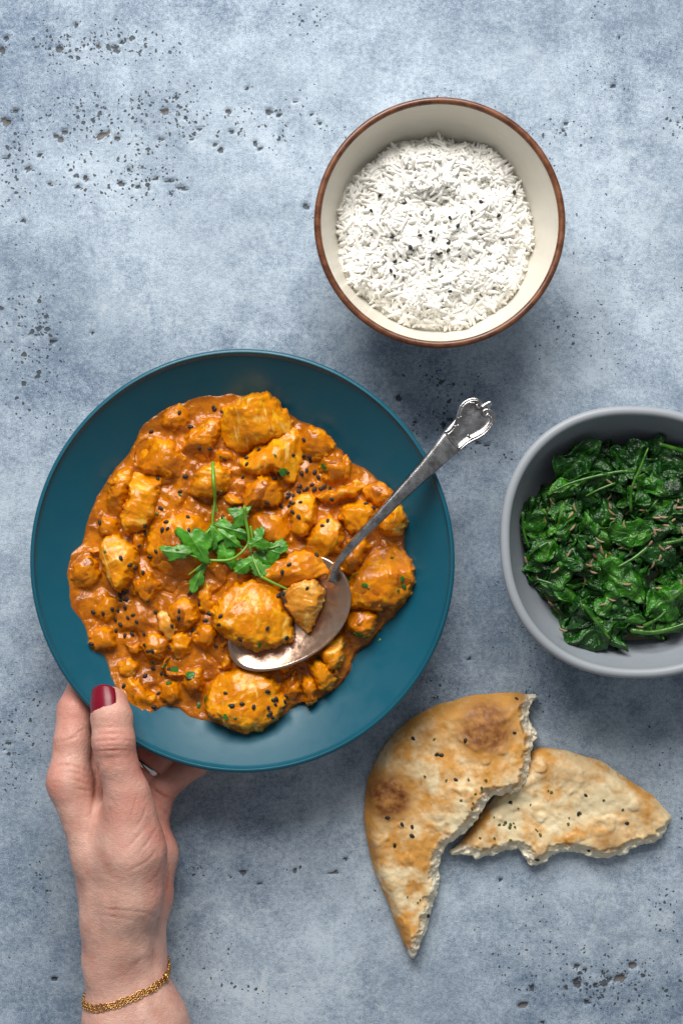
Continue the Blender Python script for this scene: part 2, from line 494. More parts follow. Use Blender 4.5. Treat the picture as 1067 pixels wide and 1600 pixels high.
# ------------------------------------------------------------------ rice bowl
RB = W(687, 347, 0.065)
RBX, RBY = RB.x, RB.y
RICE_PROF = [(1e-5, 0.006), (0.018, 0.0068), (0.028, 0.009), (0.037, 0.0145), (0.0445, 0.022), (0.0505, 0.031), (0.0548, 0.040), (0.0582, 0.049), (0.0610, 0.058), (0.0622, 0.0628)]
def build_rice_bowl():
    root = empty('rice_bowl', (RBX, RBY, 0))
    tag(root, 'round cream ceramic bowl with thin brown rim, filled with rice', 'bowl')
    P = spline(RICE_PROF, 40)
    out_ = [(0.0648, 0.0622), (0.0640, 0.058), (0.0615, 0.049), (0.058, 0.040), (0.0535, 0.030), (0.0475, 0.020), (0.040, 0.0115), (0.034, 0.0075), (0.0325, 0.005), (0.0325, 0.001), (0.0315, 0.0), (0.029, 0.0), (0.028, 0.0012), (0.0275, 0.003), (1e-5, 0.003)]
    prof = [tuple(p) for p in P] + out_
    me = lathe('bowl_body', prof, 160)
    M = Mat('cream_glaze')
    n = M.noise(60, 3)
    c = M.mix(n, (0.68, 0.64, 0.55), (0.76, 0.725, 0.65))
    mp = M.n('ShaderNodeMapping'); mp.inputs['Scale'].default_value = (1, 1, 9); M.L.new(M.co(), mp.inputs[0])
    st = M.noise(55, 3, 0.6, 0.0, mp.outputs[0])
    c = M.mix(M.ramp(st, 0.52, 0.75, 0, 0.25), c, (0.60, 0.54, 0.43))
    M.out(Base_Color=c, Roughness=0.28, Normal=M.bump(st, 0.06, 0.001))
    link('bowl_body', me, M.m, root)
    # the brown lip laid over the edge
    pr = []
    cx, cz = 0.06355, 0.0632
    for a in np.linspace(205, -35, 18):
        pr.append((cx + 0.00185 * math.cos(math.radians(a)), cz + 0.00175 * math.sin(math.radians(a))))
    me = lathe('rim', pr, 160)
    M = Mat('brown_rim')
    n = M.noise(150, 4, 0.6)
    c = M.mix(M.ramp(n, 0.3, 0.7), (0.085, 0.026, 0.010), (0.19, 0.068, 0.026))
    M.out(Base_Color=c, Roughness=M.ramp(n, 0.3, 0.7, 0.25, 0.42), Normal=M.bump(n, 0.2, 0.0004))
    tag(link('rim', me, M.m, root), 'thin brown glazed rim')
    return root
rice_bowl = build_rice_bowl()

# ------------------------------------------------------------------ spinach bowl
SB = W(996, 847.5, 0.056)
SBX, SBY = SB.x, SB.y
SR = 214.5 * S * (H - 0.056) / H
def sb_r(th):
    e = 2.22
    k = 1.0 / (np.abs(np.cos(th)) ** e + np.abs(np.sin(th)) ** e) ** (1 / e)
    return k * (1 + 0.010 * np.cos(2 * th + 1.0) + 0.006 * np.cos(3 * th))
SP_PROF = [(1e-5, 0.007), (0.022, 0.0078), (0.036, 0.011), (0.047, 0.018), (0.0555, 0.028), (0.0615, 0.039), (0.0650, 0.048), (0.0664, 0.0530)]
def build_spinach_bowl():
    k = (SR - 0.0052) / 0.0664
    P = spline(SP_PROF, 40); P[:, 0] *= k
    prof = [tuple(p) for p in P]
    cx = SR - 0.0026
    for a in np.linspace(165, -20, 14):
        prof.append((cx + 0.0026 * math.cos(math.radians(a)), 0.0535 + 0.0026 * math.sin(math.radians(a))))
    for r_, z_ in [(0.0668, 0.045), (0.063, 0.034), (0.057, 0.023), (0.049, 0.0125), (0.041, 0.007), (0.038, 0.004), (0.0375, 0.001), (0.0365, 0.0), (0.033, 0.0), (0.032, 0.003), (1e-5, 0.0035)]:
        prof.append((r_ * k * 1.035, z_))
    me = lathe('spinach_bowl', prof, 160, sb_r)
    v = np.empty(len(me.vertices) * 3, np.float32); me.vertices.foreach_get('co', v); v = v.reshape(-1, 3)
    v[:, 2] += 0.0012 * sstep(0.02, 0.055, v[:, 2]) * fbm(v[:, :2], 18, 1, 4)
    me.vertices.foreach_set('co', v.ravel())
    M = Mat('grey_stoneware')
    n = M.noise(45, 4, 0.6); n2 = M.noise(900, 3, 0.6); n3 = M.noise(2600, 1)
    c = M.mix(n, (0.235, 0.262, 0.295), (0.295, 0.325, 0.36))
    c = M.mix(M.ramp(n2, 0.55, 0.75, 0, 0.4), c, (0.38, 0.405, 0.435))
    geo = M.n('ShaderNodeSeparateXYZ'); M.L.new(M.co(), geo.inputs[0])
    c = M.mix(M.ramp(geo.outputs[2], 0.0525, 0.0556, 0, 0.45), c, (0.36, 0.38, 0.40))
    c = M.mix(M.ramp(n3, 0.72, 0.8, 0, 0.5), c, (0.08, 0.09, 0.1))
    M.out(Base_Color=c, Roughness=0.46, Normal=M.bump(n2, 0.15, 0.0004))
    o = link('spinach_bowl', me, M.m)
    o.location = (SBX, SBY, 0)
    tag(o, 'matte grey handmade stoneware bowl filled with wilted green spinach', 'bowl')
    return o
spinach_bowl = build_spinach_bowl()
# ------------------------------------------------------------------ chicken curry
LEVEL = 0.0345
SAUCE_OUT = [(345,616),(380,613),(415,610),(434,632),(458,652),(490,661),(512,676),(530,695),(540,712),(565,728),(590,748),(612,770),(628,793),(634,822),(630,845),(641,870),(646,895),(643,925),(625,958),
             (600,985),(580,1005),(560,1018),(551,1045),(535,1070),(512,1086),(496,1102),(472,1100),(440,1125),(405,1142),(370,1147),(335,1132),(300,1122),(262,1105),(244,1108),(240,1117),(220,1114),
             (196,1095),(178,1070),(166,1038),(158,1022),(142,1015),(134,985),(125,970),(109,940),(104,890),(110,865),(125,850),(134,820),(140,795),(157,765),(175,735),(200,712),(206,690),(222,665),(250,645),(290,623),(320,616)]
# name of colour kind: 0 saucy, 1 yellow chicken, 2 pale chicken
#  polygon, height (mm above the sauce), edge width (mm), tilt x, tilt y (mm per cm, image right / image down), kind
CHUNKS = [
 ([(417,611),(432,636),(459,667),(425,682),(396,697),(366,702),(348,684),(347,662),(355,636),(378,620)], 11, 9, -1.5, -1.0, 1),
 ([(396,706),(425,684),(461,670),(470,700),(467,732),(452,757),(436,744),(418,740),(396,742),(376,732),(375,718)], 8.5, 7, 1.0, 0.5, 1),
 ([(379,765),(396,748),(418,740),(436,756),(440,782),(428,794),(408,788),(392,803),(379,790)], 9, 6, 0, 1, 0),
 ([(299,766),(304,742),(322,724),(350,722),(359,744),(354,768),(326,779),(304,777)], 8.5, 6, 0, 0, 1),
 ([(344,656),(344,672),(335,695),(326,722),(302,724),(284,694),(298,674),(322,658)], 6.5, 7, 0, 1.5, 0),
 ([(209,738),(236,727),(249,744),(243,788),(228,826),(205,830),(188,820),(192,796),(200,765)], 7.5, 6, 0.5, 0.5, 1),
 ([(177,745),(200,731),(208,750),(198,780),(188,806),(170,800),(166,775)], 6, 6, 0, 0, 0),
 ([(159,846),(176,838),(204,850),(217,868),(208,895),(196,915),(180,924),(165,902),(158,872)], 9.5, 6, -1, 0, 1),
 ([(448,792),(465,776),(490,771),(494,800),(486,832),(466,842),(452,822)], 9, 5.5, 0, 0.5, 1),
 ([(476,850),(488,824),(510,805),(530,814),(537,840),(526,866),(502,874),(480,866)], 9.5, 6, 0, 0, 1),
 ([(530,802),(555,787),(580,784),(592,800),(578,824),(556,834),(538,826)], 8.5, 5.5, 0, 0, 1),
 ([(496,770),(530,764),(558,751),(570,756),(560,771),(530,782),(502,786)], 6, 3, 0, 0, 1),
 ([(594,812),(622,787),(634,800),(636,820),(621,836),(596,834)], 8.5, 6, 1, 0, 1),
 ([(532,934),(545,912),(560,888),(585,866),(610,857),(636,872),(645,897),(643,924),(625,946),(590,954),(556,948)], 10, 9, 0, 0, 0),
 ([(500,1014),(514,995),(534,996),(539,1018),(534,1046),(516,1052),(502,1040)], 8.5, 6, 0, 0, 1),
 ([(484,1036),(504,1030),(522,1050),(520,1074),(506,1084),(490,1068)], 8, 5, 0, 0, 1),
 ([(472,1054),(488,1058),(499,1086),(484,1104),(473,1090)], 7.5, 5, 0, 0, 0),
 ([(325,1092),(338,1064),(370,1050),(406,1051),(430,1072),(441,1099),(428,1128),(392,1145),(352,1137),(328,1116)], 10.5, 9, -0.5, 0.5, 1),
 ([(281,1062),(294,1045),(312,1044),(321,1064),(309,1088),(290,1079)], 8, 5, 0, 0, 0),
 ([(221,1008),(236,991),(256,994),(264,1014),(248,1033),(228,1030)], 7.5, 5, 0, 0, 0),
 ([(246,958),(262,955),(275,972),(272,996),(258,1003),(249,985)], 7.5, 3.5, 0, 0, 2),
 ([(301,1000),(308,978),(324,972),(339,990),(332,1010),(312,1014)], 7, 5, 0, 0, 0),
 ([(136,1000),(144,983),(164,980),(180,994),(176,1016),(154,1022)], 6.5, 5, 0, 0, 0),
 ([(184,1046),(192,1031),(208,1030),(217,1044),(206,1055),(190,1055)], 5.5, 3.5, 0, 0, 1),
 ([(172,1052),(196,1054),(222,1066),(240,1085),(247,1108),(238,1117),(216,1112),(194,1092)], 4.5, 5, 0, 0, 0),
 ([(404,900),(430,872),(470,860),(500,866),(524,872),(522,890),(500,902),(472,914),(436,922),(410,920)], 10.5, 6, 0, 0, 0),
 ([(228,850),(244,816),(276,800),(312,806),(334,830),(334,866),(314,892),(276,900),(244,888)], 8.5, 11, 0, 0, 0),
 ([(260,950),(280,932),(304,940),(310,966),(292,984),(266,976)], 6.5, 5, 0, 0, 0),
 ([(206,706),(236,684),(268,690),(290,720),(280,748),(250,744),(222,738)], 4.5, 8, 0, 0, 0),
 ([(110,886),(130,868),(152,876),(156,904),(136,918),(114,912)], 5.5, 4.5, 0, 0, 0),
 ([(266,1000),(280,984),(297,992),(298,1018),(284,1032),(268,1024)], 6.5, 4.5, 0, 0, 1),
 ([(208,912),(222,894),(244,898),(250,924),(234,942),(214,934)], 6, 5, 0, 0, 0),
 ([(538,968),(556,952),(586,956),(590,980),(568,998),(544,992)], 5.5, 6, 0, 0, 0),
 ([(530,880),(540,846),(562,836),(580,850),(570,878),(548,902)], 6.5, 6, 0, 0, 0),
 ([(566,768),(586,752),(610,768),(616,780),(596,790),(574,784)], 4.5, 5, 0, 0, 0),
 ([(394,800),(424,796),(446,812),(450,844),(430,866),(402,862),(386,836)], 7, 8, 0, 0, 0),
 ([(212,826),(226,826),(228,850),(216,868),(206,852)], 6, 4, 0, 0, 0),
 ([(254,640),(284,628),(298,650),(280,672),(252,668)], 3.5, 6, 0, 0, 0),
 ([(470,676),(500,668),(520,688),(512,712),(484,716),(468,698)], 4.0, 6, 0, 0, 0),
 ([(500,716),(530,708),(552,730),(540,752),(510,752)], 3.5, 6, 0, 0, 0),
 ([(388,1012),(420,1018),(426,1040),(396,1048),(372,1034)], 3.0, 5, 0, 0, 0),
 ([(440,1068),(462,1050),(470,1070),(466,1092),(446,1096)], 4.0, 5, 0, 0, 0),
 ([(250,1070),(272,1062),(284,1086),(270,1102),(250,1094)], 4.0, 5, 0, 0, 0),
 ([(148,820),(168,806),(186,816),(182,836),(160,840)], 4.5, 4, 0, 0, 0),
 ([(150,930),(176,926),(186,950),(170,972),(148,960)], 3.5, 6, 0, 0, 0),
 ([(310,915),(326,902),(336,930),(330,960),(314,958)], 5.0, 4, 0, 0, 1),
 ([(196,955),(226,950),(240,972),(226,990),(198,984)], 2.5, 6, 0, 0, 0),
 ([(338,560+140),(362,704),(366,720),(346,724),(334,712)], 4.0, 4, 0, 0, 0),
]

_rs = np.random.default_rng(77)          # smaller lumps that fill the stew between the big pieces
_cent = [np.mean(np.asarray(c[0]), 0) for c in CHUNKS]
_so = np.asarray(SAUCE_OUT, float)
_tries = 0
while len(CHUNKS) < 64 and _tries < 4000:
    _tries += 1
    x_, y_ = _rs.uniform(110, 640), _rs.uniform(620, 1140)
    r_ = _rs.uniform(10, 24)
    if poly_sd(_so, np.array([x_]), np.array([y_]))[0] < r_ + 4: continue
    if min(poly_sd(np.asarray(c[0], float), np.array([x_]), np.array([y_]))[0] * -1 for c in CHUNKS) < r_ * 0.35: continue
    a_ = np.sort(_rs.uniform(0, 2 * np.pi, 7)); e_ = _rs.uniform(0.35, 0.9); q_ = _rs.uniform(0, np.pi)
    u_ = np.cos(a_) * r_ * 1.15; v_ = np.sin(a_) * r_ * e_ * 1.15
    CHUNKS.append(([(x_ + u * math.cos(q_) - v * math.sin(q_), y_ + u * math.sin(q_) + v * math.cos(q_)) for u, v in zip(u_, v_)],
                   _rs.uniform(3.0, 6.5), _rs.uniform(2.5, 5), 0, 0, int(_rs.random() < 0.3)))

for _i, _c in enumerate(CHUNKS):
    _p = np.asarray(_c[0], float); _m = _p.mean(0)
    _k = 1.13 if _i < 48 else 1.0
    CHUNKS[_i] = ([tuple(q) for q in _m + (_p - _m) * _k],) + tuple(_c[1:])

def spoon_frame():
    zr = 0.0405
    C = W(449, 962, zr); tip = W(366, 1034, zr)
    a = tip - C; L = a.length; a.normalize()
    return zr, C, a, Vector((-a.y, a.x, 0)), L, 73 * S * (H - zr) / H
SPOON_ROLL, SPOON_DEP = 0.13, 0.0075

def chunk_top(poly_px, zb, h, w, tx, ty, X, Y, seed):
    poly = chaikin(WN(poly_px, zb + h * 0.6), 1)
    P = np.stack([X.ravel(), Y.ravel()], 1)
    wx = fbm(P, 150, 3, seed + 3, 0.6).reshape(X.shape) * 0.0020
    wy = fbm(P, 150, 3, seed + 8, 0.6).reshape(X.shape) * 0.0020
    d = poly_sd(poly, X + wx, Y + wy)
    c = poly.mean(0)
    rin = max(d.max(), 0.002)
    w = min(w, rin * 1.05)
    t = np.clip(d / w, 0, 1)
    top = h * (1 - (1 - t) ** 2.6)
    top = top + ((X - c[0]) * tx - (Y - c[1]) * ty) * 0.1 * t
    # gently faceted: cut by a few soft planes
    rs = np.random.default_rng(int(seed * 10) + 5)
    for k in range(5):
        a = rs.uniform(0, 2 * np.pi); n = np.array([math.cos(a), math.sin(a)])
        sl = rs.uniform(0.3, 0.9)
        pl = h * rs.uniform(0.95, 1.15) - sl * ((X - c[0]) * n[0] + (Y - c[1]) * n[1] - 0.25 * rin)
        top = np.where(d > 0, smin(top, np.maximum(pl, -0.002), 0.0012), top)
    # meat fibres run along one direction
    a = rs.uniform(0, np.pi); ca, sa = math.cos(a), math.sin(a)
    q = np.stack([((X * ca + Y * sa) * 0.28).ravel(), (-X * sa + Y * ca).ravel()], 1)
    fib = fbm(q, 420, 2, seed + 13).reshape(X.shape)
    top = top + 0.0006 * fib * t * (0.4 + 0.6 * sstep(-0.2, 0.4, fbm(P, 90, 1, seed + 5).reshape(X.shape)))
    z = zb + top
    z = np.where(d < 0, zb + d * 2.0, z)
    return z, d

def curry_mats():
    out = []
    for kind, (ca, cb, cc) in enumerate([((0.52, 0.145, 0.0005), (0.70, 0.230, 0.0008), (0.83, 0.36, 0.004)),
                                         ((0.60, 0.180, 0.0005), (0.76, 0.280, 0.001), (0.88, 0.46, 0.014)),
                                         ((0.64, 0.22, 0.014), (0.74, 0.34, 0.04), (0.82, 0.58, 0.20))]):
        M = Mat(['curry_coating', 'chicken_yellow', 'chicken_pale'][kind])
        n = M.noise(110, 5, 0.62, 0.4); n2 = M.noise(420, 4, 0.62); n3 = M.noise(1500, 3, 0.6)
        c = M.mix(M.ramp(n, 0.33, 0.66), ca, cb)
        c = M.mix(M.ramp(M.noise(150, 4, 0.6, 0.8), 0.52, 0.70, 0, 0.75), c, cc)
        c = M.mix(M.ramp(n2, 0.52, 0.70, 0, 0.30), c, (0.44, 0.095, 0.005))
        c = M.mix(M.ramp(n3, 0.62, 0.74, 0, 0.30), c, (0.78, 0.36, 0.03))
        if kind: c = M.mix(M.math('MULTIPLY', M.attr('fibre'), 0.8), c, (0.86, 0.56, 0.13))
        gr = M.vor(520, 'SMOOTH_F1')
        h = M.math('SUBTRACT', M.math('ADD', M.math('MULTIPLY', n2, 0.9), M.math('MULTIPLY', n3, 0.5)), M.math('MULTIPLY', gr, 0.45))
        nb = M.bump(h, 0.34, 0.0009)
        M.out(Base_Color=c, Roughness=M.ramp(n, 0.35, 0.65, 0.08, 0.17), Normal=nb)
        M.b.inputs['Specular IOR Level'].default_value = 0.42
        out.append(M.m)
    M = Mat('curry_sauce')
    n = M.noise(60, 5, 0.6, 0.5); n2 = M.noise(330, 4, 0.65); n3 = M.noise(1300, 3, 0.6)
    c = M.mix(M.ramp(n, 0.35, 0.65), (0.30, 0.074, 0.0004), (0.55, 0.165, 0.0006))
    c = M.mix(M.ramp(n2, 0.50, 0.68, 0, 0.5), c, (0.66, 0.21, 0.001))
    c = M.mix(M.ramp(M.noise(500, 3, 0.6), 0.58, 0.72, 0, 0.5), c, (0.26, 0.045, 0.004))
    # split oil along the edge
    ed = M.attr('edge')
    c = M.mix(M.math('MULTIPLY', ed, 0.75), c, (0.28, 0.075, 0.004))
    gr = M.vor(430, 'SMOOTH_F1')
    h = M.math('SUBTRACT', M.math('ADD', M.math('MULTIPLY', n2, 1.0), M.math('MULTIPLY', n3, 0.45)), M.math('MULTIPLY', gr, 0.6))
    nb = M.bump(h, 0.36, 0.0010)
    M.out(Base_Color=c, Roughness=M.ramp(n, 0.35, 0.65, 0.04, 0.11), Normal=nb)
    M.b.inputs['Specular IOR Level'].default_value = 0.52
    out.append(M.m)
    return out
CURRY_MATS = curry_mats()

def vdb_chunk(name, poly_px, zb, h, w, tx, ty, kind, seed, parent, bottom=None, noise_amp=0.0008, vox=0.00055):
    pw = WN(poly_px, zb + h * 0.6)
    lo = pw.min(0) - 0.003; hi = pw.max(0) + 0.003
    zlo = zb - 0.007; zhi = zb + h + 0.006
    ax = grid3((lo[0], lo[1], zlo), (hi[0], hi[1], zhi), vox)
    X, Y = np.meshgrid(ax[0], ax[1], indexing='ij')
    top, d = chunk_top(poly_px, zb, h, w, tx, ty, X, Y, seed)
    bot = (zb - 0.0045) + 0.004 * (1 - np.clip(d / 0.004, 0, 1)) if bottom is None else bottom(X, Y, d)
    Z = ax[2][None, None, :]
    f = np.maximum(Z - top[:, :, None], bot[:, :, None] - Z)
    f = np.maximum(f, -d[:, :, None] * 1.0 - 0.0006)
    G = np.stack(np.broadcast_arrays(X[:, :, None], Y[:, :, None], Z), 3).reshape(-1, 3)
    band = np.abs(f).ravel() < 0.0032
    nz = np.zeros(f.size); gb = G[band]
    nz[band] = fbm(gb, 120, 2, seed) * noise_amp * 1.15 + fbm(gb, 380, 2, seed + 2) * noise_amp * 0.22
    f = f + nz.reshape(f.shape)
    f[0] = f[-1] = 0.01; f[:, 0] = 0.01; f[:, -1] = 0.01; f[:, :, 0] = 0.01; f[:, :, -1] = 0.01
    V, Q = vdb_quads(f, (ax[0][0], ax[1][0], ax[2][0]), vox)
    c = V.mean(0)
    me = mesh_np(name, V - c, Q)
    rs = np.random.default_rng(int(seed * 10) + 6); a = rs.uniform(0, np.pi); ca, sa = math.cos(a), math.sin(a)
    q = np.stack([(V[:, 0] * ca + V[:, 1] * sa) * 0.22, -V[:, 0] * sa + V[:, 1] * ca], 1)
    fattr(me, 'fibre', sstep(0.15, 0.5, fbm(q, 480, 2, seed + 3)) * sstep(0.0, 0.45, fbm(V, 70, 2, seed + 9)))
    o = link(name, me, CURRY_MATS[kind], parent)
    o.location = c
    return o

def build_curry():
    root = empty('chicken_curry', (0, 0, 0))
    tag(root, 'orange chicken curry with glossy sauce and chicken chunks in the teal plate', 'curry')
    vox = 0.00064
    po = chaikin(WN(SAUCE_OUT, 0.033), 2)
    lo = po.min(0) - 0.002; hi = po.max(0) + 0.002
    ax = grid3((lo[0], lo[1], 0.024), (hi[0], hi[1], 0.052), vox)
    X, Y = np.meshgrid(ax[0], ax[1], indexing='ij')
    P = np.stack([X.ravel(), Y.ravel()], 1)
    wob = fbm(P, 90, 3, 2).reshape(X.shape) * 0.0016
    d = poly_sd(po, X, Y) + wob
    zp = plate_z(np.hypot(X - PCX, Y - PCY))
    k = np.exp(-np.clip(d, 0, 1) / 0.011)
    lump = fbm(P, 55, 3, 6).reshape(X.shape)
    small = fbm(P, 190, 3, 12).reshape(X.shape)
    ridge = (1 - np.clip(np.abs(fbm(P, 48, 2, 31).reshape(X.shape)) * 4.0, 0, 1)) ** 2
    base = k * zp + (1 - k) * (LEVEL - 0.0010 + 0.0022 * lump - 0.0020 * ridge + 0.0011 * small)
    t = np.clip(d / 0.0028, 0, 1)
    top = base + 0.0016 * (1 - (1 - t) ** 2) - 0.0006
    top = np.where(d < 0, zp - 0.001 + d * 2, top)
    pieces = []
    for i, (poly, h, w, tx, ty, kind) in enumerate(CHUNKS):
        c = WN([np.mean(np.asarray(poly), 0)], 0.036)[0]
        rr = math.hypot(c[0] - PCX, c[1] - PCY)
        zb = max(LEVEL, float(plate_z(rr)) + 0.001) - 0.0025
        pa_ = np.asarray(poly); ar = 0.5 * abs(np.dot(pa_[:, 0], np.roll(pa_[:, 1], 1)) - np.dot(pa_[:, 1], np.roll(pa_[:, 0], 1)))
        hh = (h * float(np.clip(0.55 + ar / 4500.0, 0.66, 1.12)) + 1.6) * 0.001
        pieces.append((poly, zb, hh, w * 0.001, tx, ty, kind, i + 1.0))
        pw = WN(poly, zb + hh * .6)
        sx = np.where((ax[0] > pw[:, 0].min() - 0.008) & (ax[0] < pw[:, 0].max() + 0.008))[0]
        sy = np.where((ax[1] > pw[:, 1].min() - 0.008) & (ax[1] < pw[:, 1].max() + 0.008))[0]
        sl = np.ix_(sx, sy)
        zt, dd = chunk_top(poly, zb, hh, w * 0.001, tx, ty, X[sl], Y[sl], i + 1.0)
        pat = fbm(np.stack([X[sl].ravel(), Y[sl].ravel()], 1), 85, 2, i + 50.0).reshape(zt.shape)
        skirt = np.where(dd > 0, zt, zb + dd * 0.8) + (-0.0002 if kind == 0 else -0.0016) + 0.0012 * pat
        top[sl] = np.where(d[sl] > 0.001, smax(top[sl], skirt, 0.0026), top[sl])
    # the spoon presses the stew down where it lies
    zr, C, a_, sd_, L_, W_ = spoon_frame()
    u = ((X - C.x) * a_.x + (Y - C.y) * a_.y) / L_; v = ((X - C.x) * sd_.x + (Y - C.y) * sd_.y)
    q = np.sqrt(u ** 2 + (v / (W_ * (1 - 0.16 * np.clip(u, -1, 1)))) ** 2)
    under = zr + SPOON_ROLL * v - SPOON_DEP * (1 - np.clip(q, 0, 1) ** 2.3) - 0.0022
    keep = sstep(-0.010, -0.018, v)                       # the far side is buried in the stew
    top = np.where((q < 1.03), np.minimum(top, under) * (1 - keep) + top * keep, top)
    Z = ax[2][None, None, :]
    bot = np.minimum(np.minimum(zp - 0.0014, LEVEL - 0.006), top - 0.002)
    f = np.maximum(Z - top[:, :, None], bot[:, :, None] - Z)
    f = np.maximum(f, -d[:, :, None] - 0.0004)
    f[0] = f[-1] = 0.01; f[:, 0] = 0.01; f[:, -1] = 0.01; f[:, :, 0] = 0.01; f[:, :, -1] = 0.01
    V, Q = vdb_quads(f, (ax[0][0], ax[1][0], ax[2][0]), vox)
    me = mesh_np('sauce', V, Q)
    dv = poly_sd(po, V[:, 0], V[:, 1])
    fattr(me, 'edge', 1 - sstep(0.0006, 0.0032, dv + 0.0012 * fbm(V, 130, 2, 3)))
    link('sauce', me, CURRY_MATS[3], root)
    for poly, zb, hh, w, tx, ty, kind, seed in pieces:
        vdb_chunk('chicken_piece', poly, zb, hh, w, tx, ty, kind, seed, root)
    return root
curry = build_curry()
# ------------------------------------------------------------------ serving spoon
def build_spoon():
    root = empty('serving_spoon')
    tag(root, 'tarnished silver serving spoon with scrolled handle end leaning over the plate rim', 'spoon')
    M = Mat('old_silver')
    n = M.noise(180, 5, 0.65); n2 = M.noise(900, 3, 0.6)
    mp = M.n('ShaderNodeMapping'); mp.inputs['Rotation'].default_value = (0, 0, math.radians(45)); mp.inputs['Scale'].default_value = (1, 12, 1); M.L.new(M.co(), mp.inputs[0])
    scr = M.noise(700, 3, 0.7, 0.0, mp.outputs[0])
    crevice = M.n('ShaderNodeNewGeometry').outputs['Pointiness']
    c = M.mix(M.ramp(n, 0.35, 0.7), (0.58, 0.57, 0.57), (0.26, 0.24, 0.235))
    c = M.mix(M.ramp(crevice, 0.44, 0.51, 0.9, 0.0), c, (0.06, 0.045, 0.04))  # tarnish darker in the crevices
    h = M.math('ADD', scr, M.math('MULTIPLY', n2, 0.6))
    M.out(Base_Color=c, Metallic=1.0, Roughness=M.ramp(scr, 0.3, 0.7, 0.15, 0.30), Normal=M.bump(h, 0.08, 0.0004))
    silver = M.m
    M = Mat('refl_tinted_silver')
    n = M.noise(90, 4, 0.6, 0.5)
    refl_tint = M.ramp(n, 0.30, 0.52)
    c = M.mix(refl_tint, (0.54, 0.48, 0.45), (0.42, 0.27, 0.19))  # reflection of the curry put into the colour as warm brown patches
    M.out(Base_Color=c, Metallic=M.ramp(refl_tint, 0, 1, 1.0, 0.8), Roughness=M.ramp(M.noise(300, 3), 0.3, 0.7, 0.15, 0.26), Normal=M.bump(M.noise(160, 3), 0.3, 0.0006))
    refl_tinted = M.m
    # bowl of the spoon: a shallow egg-shaped dish
    zr, C, ax, sd, LB, WB = spoon_frame(); DEP = SPOON_DEP
    def outline(a):
        u = math.cos(a); v = math.sin(a)
        return LB * u, WB * v * (1 - 0.16 * u)
    segs, rings = 72, 18
    V = []; F = []
    def layer(off, scale):
        s0 = len(V)
        V.append(tuple(C + Vector((0, 0, -DEP + off))))
        for r in range(1, rings + 1):
            t = r / rings
            for s in range(segs):
                a, b = outline(2 * math.pi * s / segs)
                z = -DEP * (1 - t ** 2.3) + off + SPOON_ROLL * b * t
                p = C + ax * (a * t * scale) + sd * (b * t * scale)
                V.append((p.x, p.y, zr + z))
        return s0
    i0 = layer(0.0, 1.0); i1 = layer(-0.0013, 1.012)
    for s in range(segs):
        F.append((i0, i0 + 1 + s, i0 + 1 + (s + 1) % segs))
        F.append((i1, i1 + 1 + (s + 1) % segs, i1 + 1 + s))
    for r in range(rings - 1):
        for s in range(segs):
            a = i0 + 1 + r * segs + s; b = i0 + 1 + r * segs + (s + 1) % segs
            F.append((a, a + segs, b + segs, b))
            a = i1 + 1 + r * segs + s; b = i1 + 1 + r * segs + (s + 1) % segs
            F.append((a, b, b + segs, a + segs))
    e0 = i0 + 1 + (rings - 1) * segs; e1 = i1 + 1 + (rings - 1) * segs
    for s in range(segs):
        n_ = (s + 1) % segs
        F.append((e0 + s, e1 + s, e1 + n_, e0 + n_))
    me = bpy.data.meshes.new('spoon_bowl'); me.from_pydata(V, [], F); me.update()
    me.polygons.foreach_set('use_smooth', np.ones(len(me.polygons), bool))
    link('spoon_bowl', me, refl_tinted, root)
    # handle: swept strip, thin at the neck, widening to the shaped end
    path = [(518, 908, .0400), (524, 886, .0455), (546, 856, .0530), (585, 815, .0555), (630, 768, .0565), (675, 722, .0575), (710, 685, .0578), (730, 664, .0572)]
    wid = [10.0, 6.5, 7.2, 8.6, 11, 15, 20.0, 21]
    thk = [2.4, 4.4, 5.4, 5.4, 5.0, 4.2, 3.0, 1.8]
    n = 60
    P3 = np.array([W(*p) for p in path]); C3 = spline(P3, n)
    wv = spline(np.stack([np.array(wid), np.array(thk)], 1), n)
    T = np.gradient(C3, axis=0); T /= np.linalg.norm(T, axis=1)[:, None]
    A = np.cross(T, (0, 0, 1.0)); A /= np.linalg.norm(A, axis=1)[:, None]; B = np.cross(A, T)
    prof_n = 20
    th = np.linspace(0, 2 * np.pi, prof_n, endpoint=False)
    VV = []
    for i in range(n):
        w_ = wv[i, 0] * S * 0.935; t_ = wv[i, 1] * 0.0005
        cs, sn = np.cos(th), np.sin(th)
        xx = np.sign(cs) * np.abs(cs) ** 0.7 * w_; zz = np.sign(sn) * np.abs(sn) ** 1.0 * t_
        zz = zz + np.where(sn > 0, 0.00035 * np.exp(-((np.abs(xx) - w_ * 0.78) / (w_ * 0.10)) ** 2), 0)   # raised border thread
        VV.append(C3[i] + xx[:, None] * A[i] + zz[:, None] * B[i])
    VV = np.concatenate(VV)
    i = np.arange(n - 1)[:, None]; j = np.arange(prof_n)[None]
    a = i * prof_n + j; b = i * prof_n + (j + 1) % prof_n
    FF = np.stack([a, a + prof_n, b + prof_n, b], 2).reshape(-1, 4).tolist()
    FF.append(list(range(prof_n))[::-1]); FF.append(list(range((n - 1) * prof_n, n * prof_n)))
    me = bpy.data.meshes.new('handle'); me.from_pydata(VV.tolist(), [], FF); me.update()
    me.polygons.foreach_set('use_smooth', np.ones(len(me.polygons), bool))
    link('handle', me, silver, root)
    # the shaped end plate
    zE = 0.0585
    oc = [(690,270),(715,262),(745,225),(758,190),(765,150),(785,112),(815,88),(850,76),(885,84),(900,104),(912,100),(925,92),(950,96),(955,118),(940,135),(960,150),(974,180),(968,215),(945,250),(915,280),(870,305),(830,325),(800,350),(770,375),(740,350),(705,310)]
